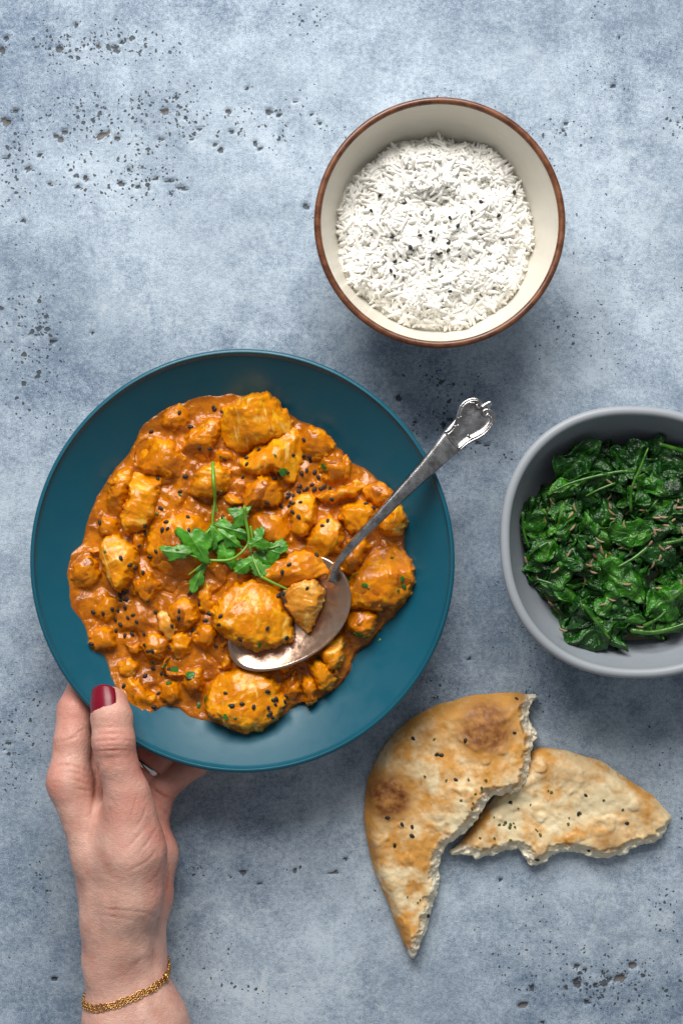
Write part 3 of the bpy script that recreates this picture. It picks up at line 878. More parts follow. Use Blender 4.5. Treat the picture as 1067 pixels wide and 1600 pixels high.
    poly = chaikin(WN(crop(oc, 500, 600, 3.5567), zE), 1)
    lo = poly.min(0) - .002; hi = poly.max(0) + .002; vox = 0.00035
    ax3 = grid3((lo[0], lo[1], zE - .004), (hi[0], hi[1], zE + .004), vox)
    X, Y = np.meshgrid(ax3[0], ax3[1], indexing='ij')
    d = poly_sd(poly, X, Y)
    top = 0.0013 * (1 - (1 - np.clip(d / 0.0014, 0, 1)) ** 2) + 0.0006 * np.exp(-((d - 0.0013) / 0.0006) ** 2) - 0.0006 * sstep(0.0012, 0.004, d) + 0.0004 * sstep(0.004, 0.009, d)
    ds = d
    Zg = ax3[2][None, None, :] - zE
    f = np.maximum(Zg - top[:, :, None], -0.0012 - Zg); f = np.maximum(f, -ds[:, :, None])
    f[0] = f[-1] = .01; f[:, 0] = .01; f[:, -1] = .01; f[:, :, 0] = .01; f[:, :, -1] = .01
    V, Q = vdb_quads(f, (ax3[0][0], ax3[1][0], ax3[2][0]), vox)
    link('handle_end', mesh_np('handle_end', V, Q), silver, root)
    # scrolls along the edge of the end plate
    def scroll(pts, r0, r1, name='scroll'):
        w3 = np.array([W(*q, zE + 0.0012) for q in crop(pts, 500, 600, 3.5567)])
        c = spline(w3, 40)
        V, F = tube(c, np.linspace(r0, r1, 40), 8, 0.8)
        link(name, mesh_mixed(name, V, F), silver, root)
    scroll([(690,268),(720,255),(752,215),(765,170),(780,125),(812,95),(850,82),(882,92),(893,115),(885,135),(870,128),(872,115)], .0006, .00085)
    scroll([(775,372),(800,345),(840,318),(885,296),(930,262),(962,215),(966,178),(945,148),(915,145),(905,165),(920,178),(932,168)], .0006, .00085)
    scroll([(735,232),(755,235),(770,225),(765,205)], .0007, .0005)
    scroll([(760,190),(785,180),(790,150),(800,125),(830,105),(862,108)], .00035, .0005)
    scroll([(820,285),(835,300),(860,295),(880,280)], .0008, .0006)
    scroll([(880,285),(915,262),(940,230),(948,195),(935,175)], .00035, .0005)
    scroll([(900,130),(925,112),(945,102)], .0015, .0011)
    return root
spoon = build_spoon()

# pieces carried by the spoon
o = vdb_chunk('chicken_piece', [(324,966),(345,930),(380,906),(424,910),(442,940),(459,975),(458,1004),(428,1012),(390,1020),(366,1003),(340,994)], 0.0375, 0.0115, 0.008, -0.5, 0.5, 1, 61.0, None)
tag(o, 'large saucy yellow chicken piece half lying in the spoon bowl', 'chicken')
spoon_piece = o
o = vdb_chunk('chicken_slice', [(441,940),(450,918),(470,906),(494,903),(510,924),(503,945),(495,962),(490,986),(478,990),(462,972),(448,957)], 0.0385, 0.0095, 0.004, 0, 0, 2, 63.0, None)
tag(o, 'small pale triangular slice of chicken near the spoon neck', 'chicken')
spoon_slice = o
# ------------------------------------------------------------------ rice
def rice_z(x, y):
    P = np.stack([np.atleast_1d(x), np.atleast_1d(y)], 1)
    r = np.hypot(P[:, 0], P[:, 1])
    z = 0.0435 + 0.0062 * fbm(P + 3.1, 40, 2, 4) + 0.0024 * fbm(P + 1.7, 95, 2, 9)
    z += 0.003 * np.exp(-((P[:, 0] - 0.012) ** 2 + (P[:, 1] + 0.02) ** 2) / 0.02 ** 2)
    z -= 0.006 * np.exp(-((P[:, 0] - 0.004) ** 2 + (P[:, 1] - 0.012) ** 2) / 0.009 ** 2)
    z -= 0.0060 * sstep(0.036, 0.054, r)
    return z

def build_rice():
    root = empty('steamed_rice', (RBX, RBY, 0))
    tag(root, 'mound of fluffy white steamed rice inside the brown-rimmed bowl', 'rice')
    M = Mat('rice')
    rnd = M.objrand()
    n = M.noise(260, 2)
    c = M.mix(n, (0.84, 0.815, 0.75), (0.91, 0.895, 0.85))
    M.out(Base_Color=c, Roughness=0.5)
    M.b.inputs['Specular IOR Level'].default_value = 0.3
    mat = M.m
    def grain(L, R, bend, seed):
        n, s = 8, 8
        t = np.linspace(-1, 1, n)
        prof = np.sqrt(np.clip(1 - np.abs(t) ** 4.5, 0, 1)) * (1 + 0.10 * np.sin(seed + 4 * t)); prof[0] = prof[-1] = 0.42
        th = np.linspace(0, 2 * np.pi, s, endpoint=False) + seed
        V = np.zeros((n, s, 3))
        V[:, :, 0] = (t * L / 2)[:, None]
        V[:, :, 1] = prof[:, None] * np.cos(th) * R + (bend * (t ** 2 - .4))[:, None]
        V[:, :, 2] = prof[:, None] * np.sin(th) * R * 0.82
        V = V.reshape(-1, 3)
        i = np.arange(n - 1)[:, None]; j = np.arange(s)[None]
        a = i * s + j; b = i * s + (j + 1) % s
        F = np.stack([a, b, b + s, a + s], 2).reshape(-1, 4)
        return V, np.concatenate([F, [(3, 2, 1, 0), (5, 4, 3, 0), (7, 6, 5, 0)], [[(n - 1) * s + w for w in q4] for q4 in ((0, 1, 2, 3), (0, 3, 4, 5), (0, 5, 6, 7))]])
    rs = np.random.default_rng(5)
    var = [grain(L, R, b, q) for L, R, b, q in [(0.0090, 0.00108, 0.0005, 0), (0.0098, 0.00104, 0.0010, 1), (0.0082, 0.00112, 0.0002, 2), (0.0072, 0.00110, 0.0007, 3), (0.0104, 0.00102, 0.0014, 4), (0.0062, 0.00114, 0.0003, 5)]]
    me_v = [mesh_np('rice_grain', *v) for v in var]
    for m_ in me_v: m_.materials.append(mat)
    items = []
    N = 4000
    for i in range(N):
        a = rs.uniform(0, 2 * np.pi)
        r = 0.0545 * math.sqrt(rs.random()) * (1 - 0.035 * (1 + math.sin(5 * a + 1) * math.sin(3 * a)) )
        items.append((r * math.cos(a), r * math.sin(a)))
    XY = np.array(items)
    zs = rice_z(XY[:, 0], XY[:, 1])
    e = 0.0005
    gx = (rice_z(XY[:, 0] + e, XY[:, 1]) - zs) / e; gy = (rice_z(XY[:, 0], XY[:, 1] + e) - zs) / e
    # neighbouring grains tend to lie the same way
    flow = fbm(XY, 60, 2, 21) * 3.0
    rows = []
    for i in range(N):
        depth = rs.random() ** 1.1
        yaw = flow[i] * 1.6 + rs.normal(0, 0.8)
        nor = Vector((-gx[i] * .8, -gy[i] * .8, 1)).normalized()
        q = Vector((0, 0, 1)).rotation_difference(nor) @ Quaternion((0, 0, 1), yaw) @ Quaternion((0, 1, 0), rs.normal(0, 0.20)) @ Quaternion((1, 0, 0), rs.uniform(0, 6.28))
        k = rs.integers(0, 6)
        z = zs[i] + 0.0011 - depth * 0.0042
        r = math.hypot(*XY[i])
        rmax = np.interp(z, [p[1] for p in RICE_PROF], [p[0] for p in RICE_PROF]) - 0.0026
        x, y = XY[i]
        f = min(1, (rmax - 0.002) / max(r, 1e-6))
        rows.append((depth, k, Vector((x * f, y * f, z)), q, rs.uniform(0.86, 1.12)))
    rows.sort(key=lambda t: t[0])
    for depth, k, p, q, s in rows[:300]:
        o = bpy.data.objects.new('rice_grain', me_v[k]); COL.objects.link(o); o.parent = root
        o.location = p; o.rotation_mode = 'QUATERNION'; o.rotation_quaternion = q; o.scale = (s, s, s)
    VV = []; FF = []; off = 0
    for depth, k, p, q, s in rows[300:]:
        R = np.array(q.to_matrix()) * s
        v = var[k][0] @ R.T + np.array(p)
        VV.append(v); FF.append(var[k][1] + off); off += len(v)
    # packed rice below the loose grains
    n = 60
    rr = np.linspace(0, 0.0545, 26)[1:]; th = np.linspace(0, 2 * np.pi, n, endpoint=False)
    bx = (rr[:, None] * np.cos(th)); by = (rr[:, None] * np.sin(th))
    bz = rice_z(bx.ravel(), by.ravel()).reshape(bx.shape) - 0.0026
    bv = np.stack([bx, by, bz], 2).reshape(-1, 3)
    i = np.arange(len(rr) - 1)[:, None]; j = np.arange(n)[None]
    a = i * n + j; b = i * n + (j + 1) % n
    VV.append(bv); FF.append(np.stack([a, a + n, b + n, b], 2).reshape(-1, 4) + off)
    me = mesh_np('packed_rice', np.concatenate(VV), np.concatenate(FF))
    tag(link('packed_rice', me, mat, root), kind='stuff')
    return root
rice = build_rice()

# ------------------------------------------------------------------ small seeds
def seed_mesh(name, L, R, curve=0.0, segs=7, rings=6, tear=0.25):
    t = np.linspace(-1, 1, rings)
    prof = np.sqrt(np.clip(1 - t ** 2, 0, 1)) * (1 + tear * t); prof[0] = prof[-1] = 0.08
    th = np.linspace(0, 2 * np.pi, segs, endpoint=False)
    V = np.zeros((rings, segs, 3))
    V[:, :, 0] = (t * L / 2)[:, None]
    V[:, :, 1] = prof[:, None] * np.cos(th) * R + (curve * t ** 2)[:, None]
    V[:, :, 2] = prof[:, None] * np.sin(th) * R * 0.8
    i = np.arange(rings - 1)[:, None]; j = np.arange(segs)[None]
    a = i * segs + j; b = i * segs + (j + 1) % segs
    return mesh_np(name, V.reshape(-1, 3), np.stack([a, b, b + segs, a + segs], 2).reshape(-1, 4))
M = Mat('nigella')
M.out(Base_Color=M.mix(M.noise(900, 2), (0.006, 0.006, 0.008), (0.022, 0.021, 0.024)), Roughness=0.55, Normal=M.bump(M.noise(2500, 2), 0.5, 0.0003))
NIG = seed_mesh('nigella_seed', 0.0029, 0.00092); NIG.materials.append(M.m)

def place_seed(me, name, hit, nor, ang, lift, label=None, cat=None, group=None, parent=None, sc=1.0):
    o = bpy.data.objects.new(name, me); COL.objects.link(o)
    q = Vector((0, 0, 1)).rotation_difference(nor) @ Quaternion((0, 0, 1), ang)
    o.rotation_mode = 'QUATERNION'; o.rotation_quaternion = q
    o.location = hit + nor * lift; o.scale = (sc, sc, sc)
    if label: tag(o, label, cat, group)
    if parent is not None: o.parent = parent
    return o

def rice_seeds():
    bv = bvh_of([o for o in rice.children])
    for x, y in crop([(285,420),(255,482),(388,455),(333,587),(448,580),(492,565),(503,593),(560,612),(413,628),(421,633),(490,670),(516,655),(528,650),(558,642),(350,685),(330,722),(348,740),(566,800),(568,512),(597,545),(648,492),(693,448),(760,502),(822,408)], 480, 140, 2.5405):
        h, n = drop(bv, x, y, 0.045)
        n = (n + Vector((0, 0, 1.5))).normalized()
        place_seed(NIG, 'nigella_seed', h, n, random.uniform(0, 3.14), 0.0015, 'tiny black nigella seed scattered on the white rice', 'seed', 'black seeds on the rice', sc=random.uniform(0.85, 1.1))
rice_seeds()
# ------------------------------------------------------------------ two torn pieces of flatbread
M = Mat('baked_bread')
col = M.attr('bread', 'Color')
n = M.noise(420, 4, 0.6); n2 = M.noise(140, 4, 0.6)
c = M.mix(M.ramp(n2, 0.45, 0.7, 0, 0.18), col, (0.70, 0.36, 0.10))
c = M.mix(M.ramp(n, 0.55, 0.75, 0, 0.08), c, (0.86, 0.72, 0.46))
h = M.math('ADD', M.math('MULTIPLY', n2, 1.0), M.math('MULTIPLY', n, 0.5))
M.out(Base_Color=c, Roughness=M.ramp(n2, .3, .7, .50, .7), Normal=M.bump(h, 0.35, 0.0010))
M.b.inputs['Specular IOR Level'].default_value = 0.35
BREAD = M.m
M = Mat('dried_herb')
M.out(Base_Color=M.mix(M.objrand(), (0.055, 0.075, 0.012), (0.13, 0.13, 0.03)), Roughness=0.7)
HERB_DRY = M.m

def fleck_mesh(name, r, seed, mat, n=7):
    rs = np.random.default_rng(seed)
    a = np.linspace(0, 2 * np.pi, n, endpoint=False)
    rr = r * rs.uniform(0.55, 1.1, n)
    top = np.stack([rr * np.cos(a) * 1.3, rr * np.sin(a), 0.0002 + 0.0003 * rs.random(n)], 1)
    bot = top - (0, 0, 0.0006)
    V = np.concatenate([top, bot, [(0, 0, 0.0006)]])
    F = [(i, (i + 1) % n, 2 * n) for i in range(n)] + [(i + n, (i + 1) % n + n, (i + 1) % n, i) for i in range(n)]
    me = bpy.data.meshes.new(name); me.from_pydata(V.tolist(), [], F); me.update(); me.materials.append(mat)
    return me

NL = [(205,888),(185,860),(150,780),(110,680),(75,590),(52,480),(48,400),(60,330),(90,250),(140,180),(200,125),(270,85),(360,55),(450,40),(530,40),(605,50),(590,75),(575,100),(580,140),(608,180),(590,200),(595,215),(580,260),(570,320),(550,345),(500,360),(450,360),(445,375),(425,410),(410,440),(390,470),(340,510),(305,545),(298,580),(295,620),(300,660),(285,700),(270,740),(258,790),(235,850),(215,885)]
NL_T = [(605,50),(590,75),(575,100),(580,140),(608,180),(590,200),(595,215),(580,260),(570,320),(550,345),(500,360),(450,360),(445,375),(425,410),(410,440),(390,470),(340,510),(305,545),(298,580),(295,620),(300,660),(285,700),(270,740),(258,790),(235,850),(215,885)]
NR = [(318,562),(400,556),(415,575),(440,572),(480,555),(520,545),(555,545),(568,570),(580,595),(620,590),(660,562),(700,551),(745,554),(775,570),(800,572),(840,570),(880,560),(910,540),(950,535),(1000,520),(1012,490),(1045,455),(1040,430),(1000,390),(950,350),(880,300),(820,262),(760,240),(700,225),(640,213),(600,217),(560,260),(490,340),(430,420),(370,505)]
NR_T = [(318,562),(400,556),(415,575),(440,572),(480,555),(520,545),(555,545),(568,570),(580,595),(620,590),(660,562),(700,551),(745,554),(775,570),(800,572),(840,570),(880,560),(910,540),(950,535),(1000,520),(1012,490)]
def cb(p): return crop(p, 540, 1060, 2.0247)

def build_bread(name, poly, torn, T, lift, spots, label, seed, gold):
    vox = 0.0006
    zr = T * 0.6
    pw = chaikin(WN(cb(poly), zr), 1); tw = chaikin(WN(cb(torn), zr), 1, False)
    lo = pw.min(0) - .003; hi = pw.max(0) + .003
    ax = grid3((lo[0], lo[1], -0.002), (hi[0], hi[1], T + 0.015), vox)
    X, Y = np.meshgrid(ax[0], ax[1], indexing='ij'); P = np.stack([X.ravel(), Y.ravel()], 1)
    sh = X.shape
    dt = line_dist(tw, X, Y)
    near_t = np.exp(-(dt / 0.006) ** 2)
    rag = fbm(P, 170, 4, seed, 0.62).reshape(sh)
    d = poly_sd(pw, X, Y) + near_t * (0.0010 * rag) + 0.0008 * fbm(P, 60, 2, seed + 4).reshape(sh)
    dtn = np.where(dt < d + 0.0015, 1.0, 0.0)
    round_ = 1 - (1 - np.clip(d / 0.011, 0, 1)) ** 2.4
    tear = 0.42 + 0.58 * np.clip(d / 0.0065 + 0.22 * rag, 0, 1)
    kt = sstep(-0.001, 0.0025, d - dt + 0.002)
    prof = round_ * (1 - kt) + tear * kt
    z = T * prof + 0.0016 * fbm(P, 40, 2, seed + 7).reshape(sh) * np.clip(d / 0.01, 0, 1) + 0.00045 * fbm(P, 130, 2, seed + 6).reshape(sh)
    z += 0.0009 * sstep(0.25, 0.65, fbm(P, 95, 2, seed + 21).reshape(sh)) * np.clip(d / 0.008, 0, 1) + 0.0003 * fbm(P, 300, 2, seed + 22).reshape(sh)
    for cx, cy, r, a in spots:
        c = WN([cb([(cx, cy)])[0]], T)[0]
        z += 0.0022 * a * np.exp(-((X - c[0]) ** 2 + (Y - c[1]) ** 2) / (r / 2.0247 * S) ** 2)
    lf = lift(X, Y)
    z = z + lf
    bot = lf + 0.0002 + 0.35 * T * (1 - np.clip(d / 0.006, 0, 1)) ** 2 * (1 - kt)
    Z = ax[2][None, None, :]
    f = np.maximum(Z - z[:, :, None], bot[:, :, None] - Z); f = np.maximum(f, -d[:, :, None])
    # ragged crumb on the torn side
    G = np.stack(np.broadcast_arrays(X[:, :, None], Y[:, :, None], Z), 3)
    m = np.broadcast_to((near_t > 0.2)[:, :, None], f.shape) & (np.abs(f) < 0.003)
    f = f.copy(); f[m] += 0.0005 * fbm(G[m], 210, 3, seed + 1, 0.6) * np.broadcast_to(near_t[:, :, None], f.shape)[m]
    f[0] = f[-1] = .01; f[:, 0] = .01; f[:, -1] = .01; f[:, :, 0] = .01; f[:, :, -1] = .01
    V, Q = vdb_quads(f, (ax[0][0], ax[1][0], ax[2][0]), vox)
    # baked colour of the bread
    vx, vy = V[:, 0], V[:, 1]
    dv = poly_sd(pw, vx, vy); tv = line_dist(tw, vx, vy)
    a1 = fbm(V, 55, 4, seed + 11, 0.6); a2 = fbm(V, 190, 3, seed + 14, 0.6)
    crumb = np.array([0.94, 0.88, 0.70]); pale = np.array([0.87, 0.72, 0.44]); golden = np.array([0.66, 0.315, 0.068]); brown = np.array([0.17, 0.050, 0.011])
    edge = np.exp(-np.clip(dv, 0, 1) / 0.010) * (tv > 0.008)
    g = np.clip(gold + 0.12 + 0.85 * a1 + 0.34 * a2 + 0.65 * edge * (0.7 + a1), 0, 1)
    c = pale + (golden - pale) * g[:, None]
    blis = np.zeros(len(V))
    for cx, cy, r, a in spots:
        q = WN([cb([(cx, cy)])[0]], T)[0]
        rr = np.hypot(vx - q[0], vy - q[1]) / (r / 2.0247 * S) + 0.16 * a1 + 0.14 * a2
        k = a * np.exp(-rr ** 2 * 0.62)
        blis = np.maximum(blis, np.clip(k * 1.6, 0, 1))
        k2 = np.clip(k * 1.25, 0, 1); k3 = np.clip((k - 0.30) * 2.3, 0, 1)
        c = c + (golden * 0.85 - c) * k2[:, None]
        c = c + (brown - c) * (k3 * np.clip(0.85 + 0.5 * a2, 0, 1))[:, None]
    fl = sstep(0.22, 0.55, fbm(V, 330, 3, seed + 31, 0.65)) * np.clip(0.25 + 0.9 * g, 0, 1)
    c = c + (golden * 0.72 - c) * (0.5 * fl)[:, None]
    fw = sstep(0.3, 0.6, fbm(V, 240, 3, seed + 41, 0.65)) * (1 - g) * (1 - blis)
    c = c + (np.array([0.93, 0.85, 0.66]) - c) * (0.4 * fw)[:, None]
    kc = (1 - sstep(0.0025, 0.0065, tv + 0.0016 * a2)) [:, None] * 0.9
    c = c + (crumb - c) * kc
    me = mesh_np(name, V, Q)
    cattr(me, 'bread', np.clip(c, 0, 1))
    root = empty(name, (0, 0, 0))
    o = link('crust', me, BREAD, root)
    tag(root, label, 'flatbread')
    return root, o
LC = W(770, 1225, 0)
def lift_left(X, Y):
    return 0.0112 * np.exp(-((X - LC.x) ** 2 + (Y - LC.y) ** 2) / 0.040 ** 2)
bread_right, crust_r = build_bread('flatbread_piece', NR, NR_T, 0.0115, lambda X, Y: X * 0, [(830, 520, 60, .5), (700, 300, 50, .35), (960, 420, 60, .35), (380, 520, 40, .5), (610, 560, 25, .45), (800, 270, 50, .3), (640, 290, 40, .3)],
                                  'pale wedge of torn flatbread lying under the browned curved piece', 3.0, -0.06)
bread_left, crust_l = build_bread('flatbread_piece', NL, NL_T, 0.0135, lift_left, [(440, 150, 72, 1.15), (135, 375, 62, 1.1), (250, 160, 45, .45), (90, 540, 50, .45), (560, 80, 60, .5), (200, 860, 35, .6), (330, 90, 60, .35), (240, 520, 40, .25)],
                                 'curved golden brown flatbread piece with two dark toasted blisters', 8.0, 0.46)
def bread_bits():
    bv = bvh_of([crust_l, crust_r])
    seeds_l = [(540,65),(533,172),(378,197),(288,240),(302,243),(213,190),(348,320),(178,462),(210,470),(210,498),(155,528),(132,440),(260,752)]
    seeds_r = [(758,370),(735,428),(888,458),(768,545),(605,573),(520,392)]
    fl = [(430,350),(410,365),(403,395),(398,412),(388,320),(318,322),(280,192),(250,310),(195,690),(235,700),(228,708),(443,322),(365,385),(430,345)]
    fr = [(422,437),(470,440),(505,455),(520,462),(530,458),(518,472),(535,470),(500,462),(520,512),(605,482),(612,492),(600,478),(705,440),(703,460),(545,410),(650,360),(585,400),(640,355),(815,385),(875,415),(425,505),(470,505),(485,462),(525,395),(740,425),(615,495)]
    fm = [fleck_mesh('herb_fleck', r, i, HERB_DRY) for i, r in enumerate([0.0005, 0.0007, 0.0010])]
    for lst, par, isl in ((seeds_l, bread_left, 0), (seeds_r, bread_right, 0), (fl, bread_left, 1), (fr, bread_right, 1)):
        for p in lst:
            h, n = drop(bv, *cb([p])[0], 0.01)
            if isl: place_seed(random.choice(fm), 'herb_fleck', h, n, random.uniform(0, 6), 0.0002, parent=par)
            else: place_seed(NIG, 'nigella_seed', h, n, random.uniform(0, 3.1), 0.0002, parent=par, sc=random.uniform(.8, 1.15))
bread_bits()
# ------------------------------------------------------------------ wilted spinach
SP_OUT = [(905,688),(940,700),(1000,690),(1067,690),(1110,720),(1140,800),(1140,920),(1095,985),(1067,997),(1000,1000),(965,1024),(905,1012),(875,975),(858,945),(830,900),(815,850),(813,800),(830,770),(865,745),(882,712)]
SPW = chaikin(WN(SP_OUT, 0.036), 2)
def spin_z(x, y):
    X = np.atleast_1d(x); Y = np.atleast_1d(y)
    d = np.clip(poly_sd(SPW, X, Y), 0, 1)
    P = np.stack([X, Y], 1)
    return 0.0295 + 0.0080 * (1 - np.exp(-d / 0.009)) + 0.0022 * fbm(P, 45, 2, 3)

def spinach_mats():
    out = []
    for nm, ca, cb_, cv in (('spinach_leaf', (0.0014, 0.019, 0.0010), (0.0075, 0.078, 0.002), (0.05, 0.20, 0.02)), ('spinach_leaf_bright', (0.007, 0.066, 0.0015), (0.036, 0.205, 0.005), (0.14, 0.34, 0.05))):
        M = Mat(nm)
        n = M.noise(120, 4, 0.6, 0.3); n2 = M.noise(520, 3, 0.6)
        c = M.mix(M.ramp(n, 0.35, 0.68), ca, cb_)
        v = M.attr('vein')
        c = M.mix(M.math('MULTIPLY', v, 0.55), c, cv)
        c = M.mix(M.ramp(M.objrand(), 0, 1, 0, 0.35), c, (0.006, 0.05, 0.006))
        h = M.math('ADD', M.math('MULTIPLY', n2, 0.8), M.math('MULTIPLY', v, -0.6))
        h = M.math('ADD', h, M.math('MULTIPLY', M.noise(210, 3, 0.55), 1.2))
        M.out(Base_Color=c, Roughness=M.ramp(n, .3, .7, 0.07, 0.18), Normal=M.bump(h, 0.75, 0.0016))
        M.b.inputs['Specular IOR Level'].default_value = 0.5
        out.append(M.m)
    M = Mat('spinach_stem')
    n = M.noise(160, 3)
    c = M.mix(M.ramp(n, .35, .65), (0.014, 0.085, 0.004), (0.06, 0.18, 0.012))
    M.out(Base_Color=c, Roughness=0.2, Normal=M.bump(M.noise(600, 2), 0.3, 0.0006))
    out.append(M.m)
    M = Mat('cooking_juice')
    M.out(Base_Color=(0.055, 0.060, 0.006), Roughness=0.06)
    out.append(M.m)
    M = Mat('cumin')
    mp = M.n('ShaderNodeMapping'); mp.inputs['Scale'].default_value = (0.15, 1, 1); M.L.new(M.co(), mp.inputs[0])
    st = M.noise(1800, 2, 0.5, 0, mp.outputs[0])
    c = M.mix(M.ramp(st, 0.4, 0.6), (0.12, 0.075, 0.035), (0.40, 0.285, 0.165))
    c = M.mix(M.ramp(M.objrand(), 0, 1, 0, .4), c, (0.20, 0.12, 0.06))
    M.out(Base_Color=c, Roughness=0.5, Normal=M.bump(st, 0.5, 0.0003))
    out.append(M.m)
    return out
SPM = spinach_mats()

def leaf_mesh(L, Wd, seed, crump=0.0048, fold=0.5, curl=0.6, nu=26, nv=17):
    rs = np.random.default_rng(int(seed * 7) + 1)
    u = np.linspace(0, 1, nu); v = np.linspace(-1, 1, nv)
    U, Vv = np.meshgrid(u, v, indexing='ij')
    wd = Wd * np.clip(np.sin(np.pi * np.clip(U, 0.0, 1) ** 0.75), 0, 1) ** 0.75 * (1 - 0.25 * U) + 0.0006
    wd = wd * (1 + 0.10 * np.sin(9 * U + seed + Vv))
    x = (U - 0.5) * L; y = Vv * wd
    z = -fold * np.abs(y) * 0.8 + curl * 0.25 * L * (0.25 - (U - 0.5) ** 2) * rs.uniform(0.2, 1.0)
    side = rs.uniform(-1, 1)
    z += side * 0.6 * np.clip(Vv, 0, 1) ** 2 * wd
    P = np.stack([x.ravel(), y.ravel(), z.ravel()], 1)
    q = P + seed
    P[:, 2] += crump * fbm(q, 95, 2, seed) + 0.30 * crump * fbm(q, 260, 2, seed + 1)
    P[:, 0] += 0.6 * crump * fbm(q, 80, 2, seed + 2); P[:, 1] += 0.8 * crump * fbm(q, 80, 2, seed + 3)
    i = np.arange(nu - 1)[:, None]; j = np.arange(nv - 1)[None]
    a = i * nv + j
    F = np.stack([a, a + nv, a + nv + 1, a + 1], 2).reshape(-1, 4)
    vein = np.exp(-(Vv * wd / 0.0006) ** 2)
    side_v = np.abs(((U * 7 - np.abs(Vv) * 1.3) % 1.0) - 0.5) * 2
    vein = np.maximum(vein, 0.7 * sstep(0.80, 0.97, side_v))
    me = mesh_np('leaf', P, F)
    fattr(me, 'vein', vein.ravel())
    return me

def build_spinach():
    root = empty('wilted_spinach', (SBX, SBY, 0))
    tag(root, 'heap of glossy dark green wilted spinach in the grey bowl', 'spinach')
    off = Vector((SBX, SBY, 0))
    rs = np.random.default_rng(21)
    # juice in the bottom
    th = np.linspace(0, 2 * np.pi, 64, endpoint=False)
    rr = np.interp(0.031, [p[1] for p in SP_PROF], [p[0] for p in SP_PROF]) * (SR - 0.0052) / 0.0664 * sb_r(th) * 0.90
    V = [(0.004, 0.004, 0.0305)] + [(r * math.cos(t), r * math.sin(t) - 0.002, 0.0302) for r, t in zip(rr, th)] + [(r * .8 * math.cos(t), r * .8 * math.sin(t) - 0.002, 0.018) for r, t in zip(rr, th)]
    F = [(0, 1 + i, 1 + (i + 1) % 64) for i in range(64)] + [(1 + i, 65 + i, 65 + (i + 1) % 64, 1 + (i + 1) % 64) for i in range(64)]
    me = bpy.data.meshes.new('juice'); me.from_pydata(V, [], F); me.update()
    rr2 = rr
    link('juice', me, SPM[3], root)
    leaves = []
    def put(x, y, z, yaw, L, Wd, seed, mat, pitch=0.0, roll=0.0, **kw):
        me = leaf_mesh(L, Wd, seed, **kw); me.materials.append(SPM[mat])
        o = link('leaf', me, None, root)
        o.location = (x - SBX, y - SBY, z); o.rotation_euler = (roll, pitch, yaw)
        sol = o.modifiers.new('thick', 'SOLIDIFY'); sol.thickness = 0.00035; sol.offset = 0
        leaves.append(o)
        return o
    n = 0; tries = 0
    while n < 240 and tries < 5000:
        tries += 1
        px, py = rs.uniform(812, 1135), rs.uniform(690, 1020)
        p = WN([(px, py)], 0.036)[0]
        d = poly_sd(SPW, p[:1], p[1:])[0]
        L = rs.uniform(0.016, 0.036)
        if d < 0.0025 + 0.12 * L: continue
        lay = n / 240
        z = spin_z(p[0], p[1])[0] - 0.0065 + 0.0090 * lay + rs.normal(0, 0.0007)
        edge = max(0.0, 1 - d / 0.02)
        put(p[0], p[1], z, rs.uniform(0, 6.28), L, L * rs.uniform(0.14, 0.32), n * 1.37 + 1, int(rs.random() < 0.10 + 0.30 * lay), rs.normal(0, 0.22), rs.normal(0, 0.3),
            crump=rs.uniform(0.0042, 0.0070), fold=rs.uniform(-0.3, 1.1))
        n += 1
    # leaves that stand out in the heap
    def feat(pts, Wd, seed, mat, z, **kw):
        a = W(*pts[0], z); b = W(*pts[1], z)
        m = (a + b) / 2; dv = b - a
        put(m.x, m.y, z - 0.0012, math.atan2(dv.y, dv.x), dv.length * 1.05, Wd * 0.78, seed, mat, **kw)
    feat([(872, 745), (935, 690)], 0.0115, 201, 0, 0.0405, fold=0.2, crump=0.0044)
    feat([(985, 745), (1006, 690)], 0.0085, 203, 0, 0.0410, fold=0.8, crump=0.0026)
    feat([(1025, 700), (1085, 735)], 0.010, 205, 0, 0.0395, fold=0.4)
    feat([(880, 1008), (985, 965)], 0.0120, 207, 0, 0.0420, fold=0.6, crump=0.0052)
    feat([(905, 945), (975, 1015)], 0.0085, 209, 0, 0.0440, fold=0.7)
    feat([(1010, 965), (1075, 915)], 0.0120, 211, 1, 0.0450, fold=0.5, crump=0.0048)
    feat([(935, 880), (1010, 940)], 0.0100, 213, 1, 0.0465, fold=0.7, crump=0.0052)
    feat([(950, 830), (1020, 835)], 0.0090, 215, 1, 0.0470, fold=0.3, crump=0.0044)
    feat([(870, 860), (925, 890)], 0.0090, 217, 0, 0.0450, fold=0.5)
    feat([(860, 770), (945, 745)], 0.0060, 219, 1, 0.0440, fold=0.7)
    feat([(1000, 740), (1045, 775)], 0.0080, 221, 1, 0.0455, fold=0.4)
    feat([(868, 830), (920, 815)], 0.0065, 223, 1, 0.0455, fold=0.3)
    feat([(880, 920), (870, 880)], 0.0075, 225, 1, 0.0430, fold=0.5)
    feat([(818, 830), (832, 780)], 0.0070, 227, 0, 0.0380, fold=0.8)
    def stem(pts, r0, r1):
        c = spline(np.array([tuple(W(x, y, z) - off) for x, y, z in pts]), 16)
        V, F = tube(c, np.linspace(r0, r1, 16) * 0.72, 8, 0.75)
        link('stem', mesh_mixed('stem', V, F), SPM[2], root)
    stem([(985,800,.046),(986,765,.049),(1000,730,.049),(1012,700,.0485)], .0012, .0007)
    stem([(910,945,.0465),(930,970,.0470),(952,998,.0455)], .0016, .0009)
    stem([(985,985,.0420),(1020,988,.0430),(1062,978,.0425),(1100,960,.0425)], .0020, .0016)
    stem([(842,856,.0445),(855,848,.0450)], .0018, .0014)
    stem([(862,768,.0450),(900,752,.0470),(960,738,.0475),(990,737,.0475)], .0008, .0013)
